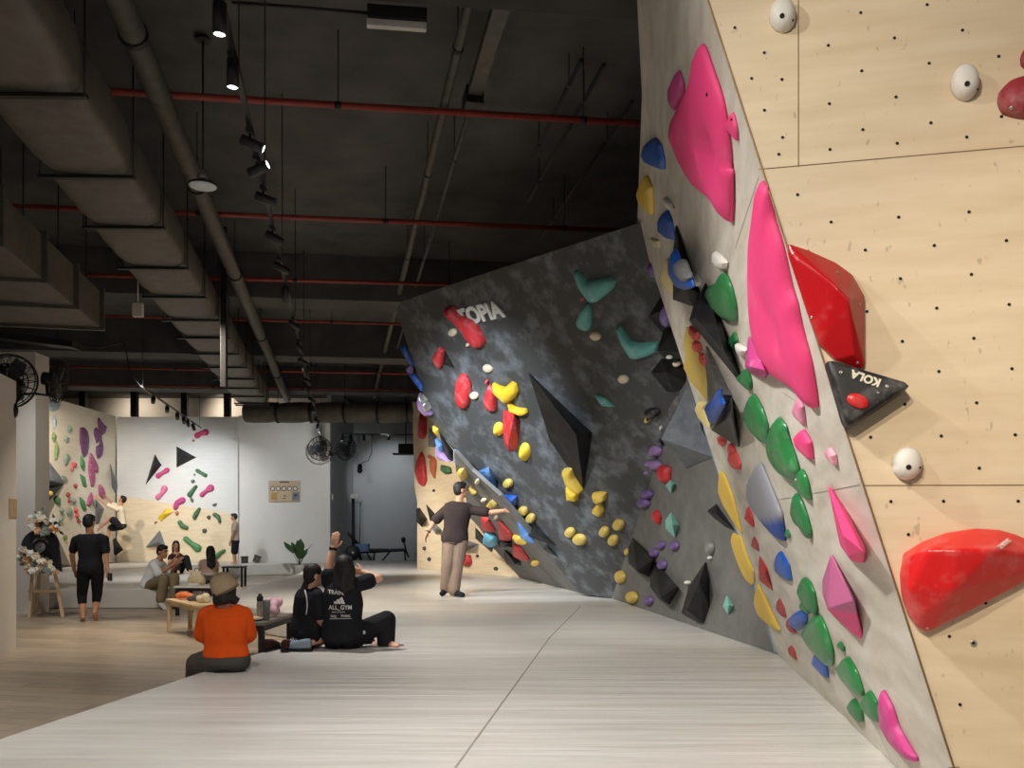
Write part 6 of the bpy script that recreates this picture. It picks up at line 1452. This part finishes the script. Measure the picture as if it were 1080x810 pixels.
bm = newbm(); lathe(bm, [(.012,.0092),(.011,.0105),(.001,.0105)], rc, rn, 12); mesh_obj('spindle_hole', bm, M_black, rd)
bm = newbm(); rgt = V((0,0,1)).cross(rn)*-1; rgt = rn.cross(V((0,0,1))).normalized()*-1; upv_ = rn.cross(rgt).normalized()
if upv_.z < 0: upv_ = -upv_
if rgt.x < 0: rgt = -rgt
for a0, a1, r0, r1 in ((.55,2.6,.12,.15),(4.3,5.1,.125,.165)):
    prev = None
    for i in range(15):
        a = a0+(a1-a0)*i/14; e = rgt*math.cos(a)+upv_*math.sin(a); p, q = bm.verts.new(rc+e*r0+rn*.0095), bm.verts.new(rc+e*r1+rn*.0095)
        if prev: bm.faces.new((prev[0], p, q, prev[1]))
        prev = (p, q)
mesh_obj('printed_arc', bm, plain('grey record print', rgb(120,122,128), .6), rd)
bm = newbm(); bk = [rc+rgt*.1-upv_*.27-rn*.016, rc+rgt*.34-upv_*.4-rn*.016, rc+rgt*.29-upv_*.05-rn*.016, rc+rgt*.2+upv_*.18-rn*.016, rc-upv_*.05-rn*.016]
polyf(bm, bk); r_ = bmesh.ops.extrude_face_region(bm, geom=bm.faces[:]); bmesh.ops.translate(bm, verts=[v for v in r_['geom'] if isinstance(v, bmesh.types.BMVert)], vec=-rn*.012); bmesh.ops.recalc_face_normals(bm, faces=bm.faces); mesh_obj('backing', bm, M_vinyl, rd)
def bouquet(label, spots, cols, seed):
    random.seed(seed); c = sum((V(s_[0]) for s_ in spots), V())/len(spots); t = empty('bouquet', c, label, 'flowers', 'bouquets on the easel')
    for p, r, ci in spots:
        p = V(p); bm = newbm(); r *= 1.5; ell(bm, p, r*.4, r*.4, r*.4, None, 8)
        ax = V((random.uniform(-.5,.5), -1, random.uniform(-.1,.7))).normalized(); X, Yv = frame(ax)
        for ring, n, rr, tilt in ((0,6,.9,.25),(1,5,.6,.75)):
            for k in range(n):
                a = 2*math.pi*(k+ring*.5)/n; e = X*math.cos(a)+Yv*math.sin(a); nn = (ax*math.cos(tilt)+e*math.sin(tilt)); tip = p+e*r*rr+ax*r*(.15+tilt*.4)
                s_ = ax.cross(e)*r*.42; m_ = p+e*r*rr*.55+ax*r*(.05+tilt*.35)
                v0, v1, v2, v3 = (bm.verts.new(q) for q in (p+ax*r*.05, m_+s_, tip, m_-s_)); f = bm.faces.new((v0, v1, v2, v3)); f.smooth = True
        mesh_obj('flower', bm, cols[ci], t)
    bm = newbm()
    for k in range(26):
        p, r, _ = random.choice(spots); p = V(p); e = V((random.uniform(-1,1), random.uniform(-.6,.5), random.uniform(-.9,1))).normalized(); L = random.uniform(.07,.14); s_ = e.cross(V((0,1,.3))).normalized()*L*.22
        b0 = p+V((0,.03,0)); vs_ = [bm.verts.new(q) for q in (b0, b0+e*L*.5+s_, b0+e*L, b0+e*L*.5-s_)]; bm.faces.new(vs_)
    lf = mesh_obj('leaves', bm, plain('grey green leaves', rgb(98,116,92), .6, var=.3), t)
    bm = newbm(); ell(bm, c+V((0,.06,-.02)), .12, .07, .09); mesh_obj('foam_base', bm, plain('dark moss foam', rgb(70,76,58), .9), t)
fc = [plain('cream petals', rgb(232,222,200), .7), plain('white petals', rgb(236,236,230), .7), plain('peach petals', rgb(222,176,134), .7), plain('orange petals', rgb(206,132,62), .7), plain('sage blue petals', rgb(150,166,160), .7)]
random.seed(11)
up_sp = [(at(x, y, Y0-.2+random.uniform(-.05,.05)), r, ci) for x, y, r, ci in ((44,547,.06,0),(50,550,.055,0),(39,552,.05,2),(34,554,.045,1),(32,545,.03,1),(48,557,.05,4),(40,560,.05,2),(36,557,.04,0),(54,556,.035,2),(58.5,557,.045,3),(60,559,.035,3),(46,562,.05,4),(37,546,.03,4),(42,541,.025,1),(51,561,.045,4))]
up_sp += [(p+V((random.uniform(-.07,.07), .05, random.uniform(-.07,.06))), r*.8, (ci+1)%3) for p, r, ci in up_sp]
bouquet('upper bouquet of cream and orange flowers on top of the record board', up_sp, fc, 2)
lo_sp = [(at(x, y, Y0-.24+random.uniform(-.05,.05)), r, ci) for x, y, r, ci in ((22,578,.035,1),(26,580,.05,0),(21,586,.045,1),(31,584,.05,1),(28,590,.05,2),(38,587,.06,0),(30,596,.055,0),(37,594,.05,4),(43,592,.05,0),(47,594,.045,2),(42,599,.055,0),(34,602,.045,1),(48,600,.05,4),(53,598,.04,0),(56,600,.04,1),(28,602,.035,2),(24,592,.04,4),(51,604,.035,4))]
lo_sp += [(p+V((random.uniform(-.07,.07), .05, random.uniform(-.06,.06))), r*.8, (ci+1)%3) for p, r, ci in lo_sp]
bouquet('lower bouquet of white and cream flowers under the record board', lo_sp, fc, 4)
# grey return panel at the foot of the far corner wall
volume('grey triangular panel volume behind the record board', PLW, 'k 400,330 432,275 580,600 465,600', C('brown grey volume',122,114,102,chalk=.15), [(*P_('k',470,580),.12)])

# ------------------------------------------------------------------ potted plant by the far wall
pc = V((at(316,600,25.6).x, 25.6, .003)); pp = empty('potted_plant', pc, 'green potted palm standing before the white far wall', 'plant')
bm = newbm(); lathe(bm, [(.10,0),(.12,.01),(.15,.3),(.15,.32),(.13,.32),(.12,.28),(.001,.28)], pc, (0,0,1), 20); mesh_obj('pot', bm, M_white, pp)
random.seed(9); M_leaf = plain('dark green leaf', rgb(58,88,52), .5, var=.25)
for k in range(13):
    a = 2*math.pi*k/13+random.uniform(-.2,.2); lean = random.uniform(.15,.55) if k % 3 else .1; L = random.uniform(.32,.44)
    d = V((math.cos(a)*lean, math.sin(a)*lean*.7, 1)).normalized(); b0 = pc+V((0,0,.3)); b1 = b0+d*(.22+.2*(k%2)); sd = V((-math.sin(a), math.cos(a), 0)); sd = V((1,0,0)) if abs(sd.x) < .3 else sd
    bm = newbm(); tube(bm, [b0, b1], .008, 6); rows = []
    for i in range(7):
        t_ = i/6; p = b1+d*L*t_+V((d.x,d.y,0))*L*t_*t_*.5; w = .11*math.sin(math.pi*min(.98,t_*.9+.08)); rows.append((bm.verts.new(p+sd*w), bm.verts.new(p-V((0,.0,.012))), bm.verts.new(p-sd*w)))
    for r0, r1 in zip(rows, rows[1:]): bm.faces.new((r0[0], r0[1], r1[1], r1[0])); bm.faces.new((r0[1], r0[2], r1[2], r1[1]))
    mesh_obj('leaf', bm, M_leaf, pp)
# ------------------------------------------------------------------ light
wd = bpy.data.worlds.new('hall light'); sc.world = wd; wd.use_nodes = True
wd.node_tree.nodes['Background'].inputs[0].default_value = (1, .97, .93, 1); wd.node_tree.nodes['Background'].inputs[1].default_value = .24
def spot(loc, to, w, size=70, blend=.7, col=(1,.93,.84), r=.05):
    d = bpy.data.lights.new('track_and_fill_spot', 'SPOT'); d.energy = w; d.spot_size = math.radians(size); d.spot_blend = blend; d.color = col; d.shadow_soft_size = r  # serves the track lamps and the added fill spots alike
    o = bpy.data.objects.new('track_and_fill_spot', d); COL.objects.link(o); o.location = loc
    o.rotation_euler = (V(to)-V(loc)).to_track_quat('-Z', 'Y').to_euler(); return o
def trk(Y): return V((-1.5-.199*(Y-4.35), Y, 4.0))
WARM, NEU, COOL = (1,.88,.74), (1,.96,.92), (.9,.95,1)
spot(trk(.3), (2.6,2.6,2.6), 285, 75, .8, WARM)
spot(trk(-.5), (2.9,2.4,.7), 430, 60, .8, (1,.84,.64))
spot(trk(2.2), (1.9,4.6,.8), 110, 80, .8, NEU)
spot(trk(3.3), (.2,4.8,.35), 520, 95, .9, NEU)
spot(trk(5.2), (2.1,9.4,1.4), 700, 46, .8, NEU)
spot(trk(7.02), (-.4,11.8,2.5), 1600, 42, .8, (.82,.91,1))
spot(trk(8), (-.6,9,.35), 520, 90, .9, NEU)
spot(trk(9.4), (-.1,13.2,1.9), 900, 46, .8, (.82,.91,1))
spot(trk(12), (-1.5,13,.35), 560, 90, .9, WARM)
spot(trk(15), (.2,17,1.5), 560, 70, .8, NEU)
spot(trk(18), (-1,20.5,2.2), 700, 70, .8, WARM)
spot(trk(20), (-3.5,22,.35), 600, 90, .9, NEU)
spot(trk(22.5), (-7,27,2.2), 380, 80, .8, COOL)
spot((-10.4,22.5,4.6), (-11,27,2.0), 420, 80, .8, COOL)
spot((-9.8,23.6,4.6), (-9.4,27,1.8), 340, 80, .8, COOL)
spot((-11,20.5,4.6), (-12.5,25,1.8), 700, 80, .8, WARM)
spot((-7.8,18,4.6), (-8,20,.35), 650, 100, .9, NEU)
spot((-4.0,9.6,4.0), (-4.2,11.5,0), 400, 100, .9, WARM)  # added fill without a fixture, brightens the left floor
spot((-4.3,28.8,4.9), (-4.3,31,2.5), 150, 90, .9, COOL)
spot((-3.6,3.6,5.0), (-3.0,5.6,0), 620, 100, .9, NEU)  # unseen spot added to brighten the near left floor
spot((-7.2,11.6,4.6), (-7.0,14.5,.6), 260, 85, .9, NEU)  # unseen spot added for the easel flowers and pillar
spot((-5.6,12.5,4.6), (.2,15.5,1.2), 1300, 50, .8, WARM)  # added spot with no fixture, lights the narrow grey facet
spot((-5.2,12.3,4.5), (-5.35,11.5,0), 420, 46, .9, (1,.84,.66))  # fixtureless spot put in for the warm patch on the floor
spot(trk(3.0), (1.2,4.2,.35), 200, 80, .9, NEU)
spot((-10.2,28.95,5.7), (-9.5,30,5.2), 90, 150, .9, WARM)  # hidden spot added behind the wall top, brightens the upper back wall
spot((-13.2,28.95,5.7), (-13,30,5.2), 60, 150, .9, WARM)  # second hidden spot added for the same upper wall
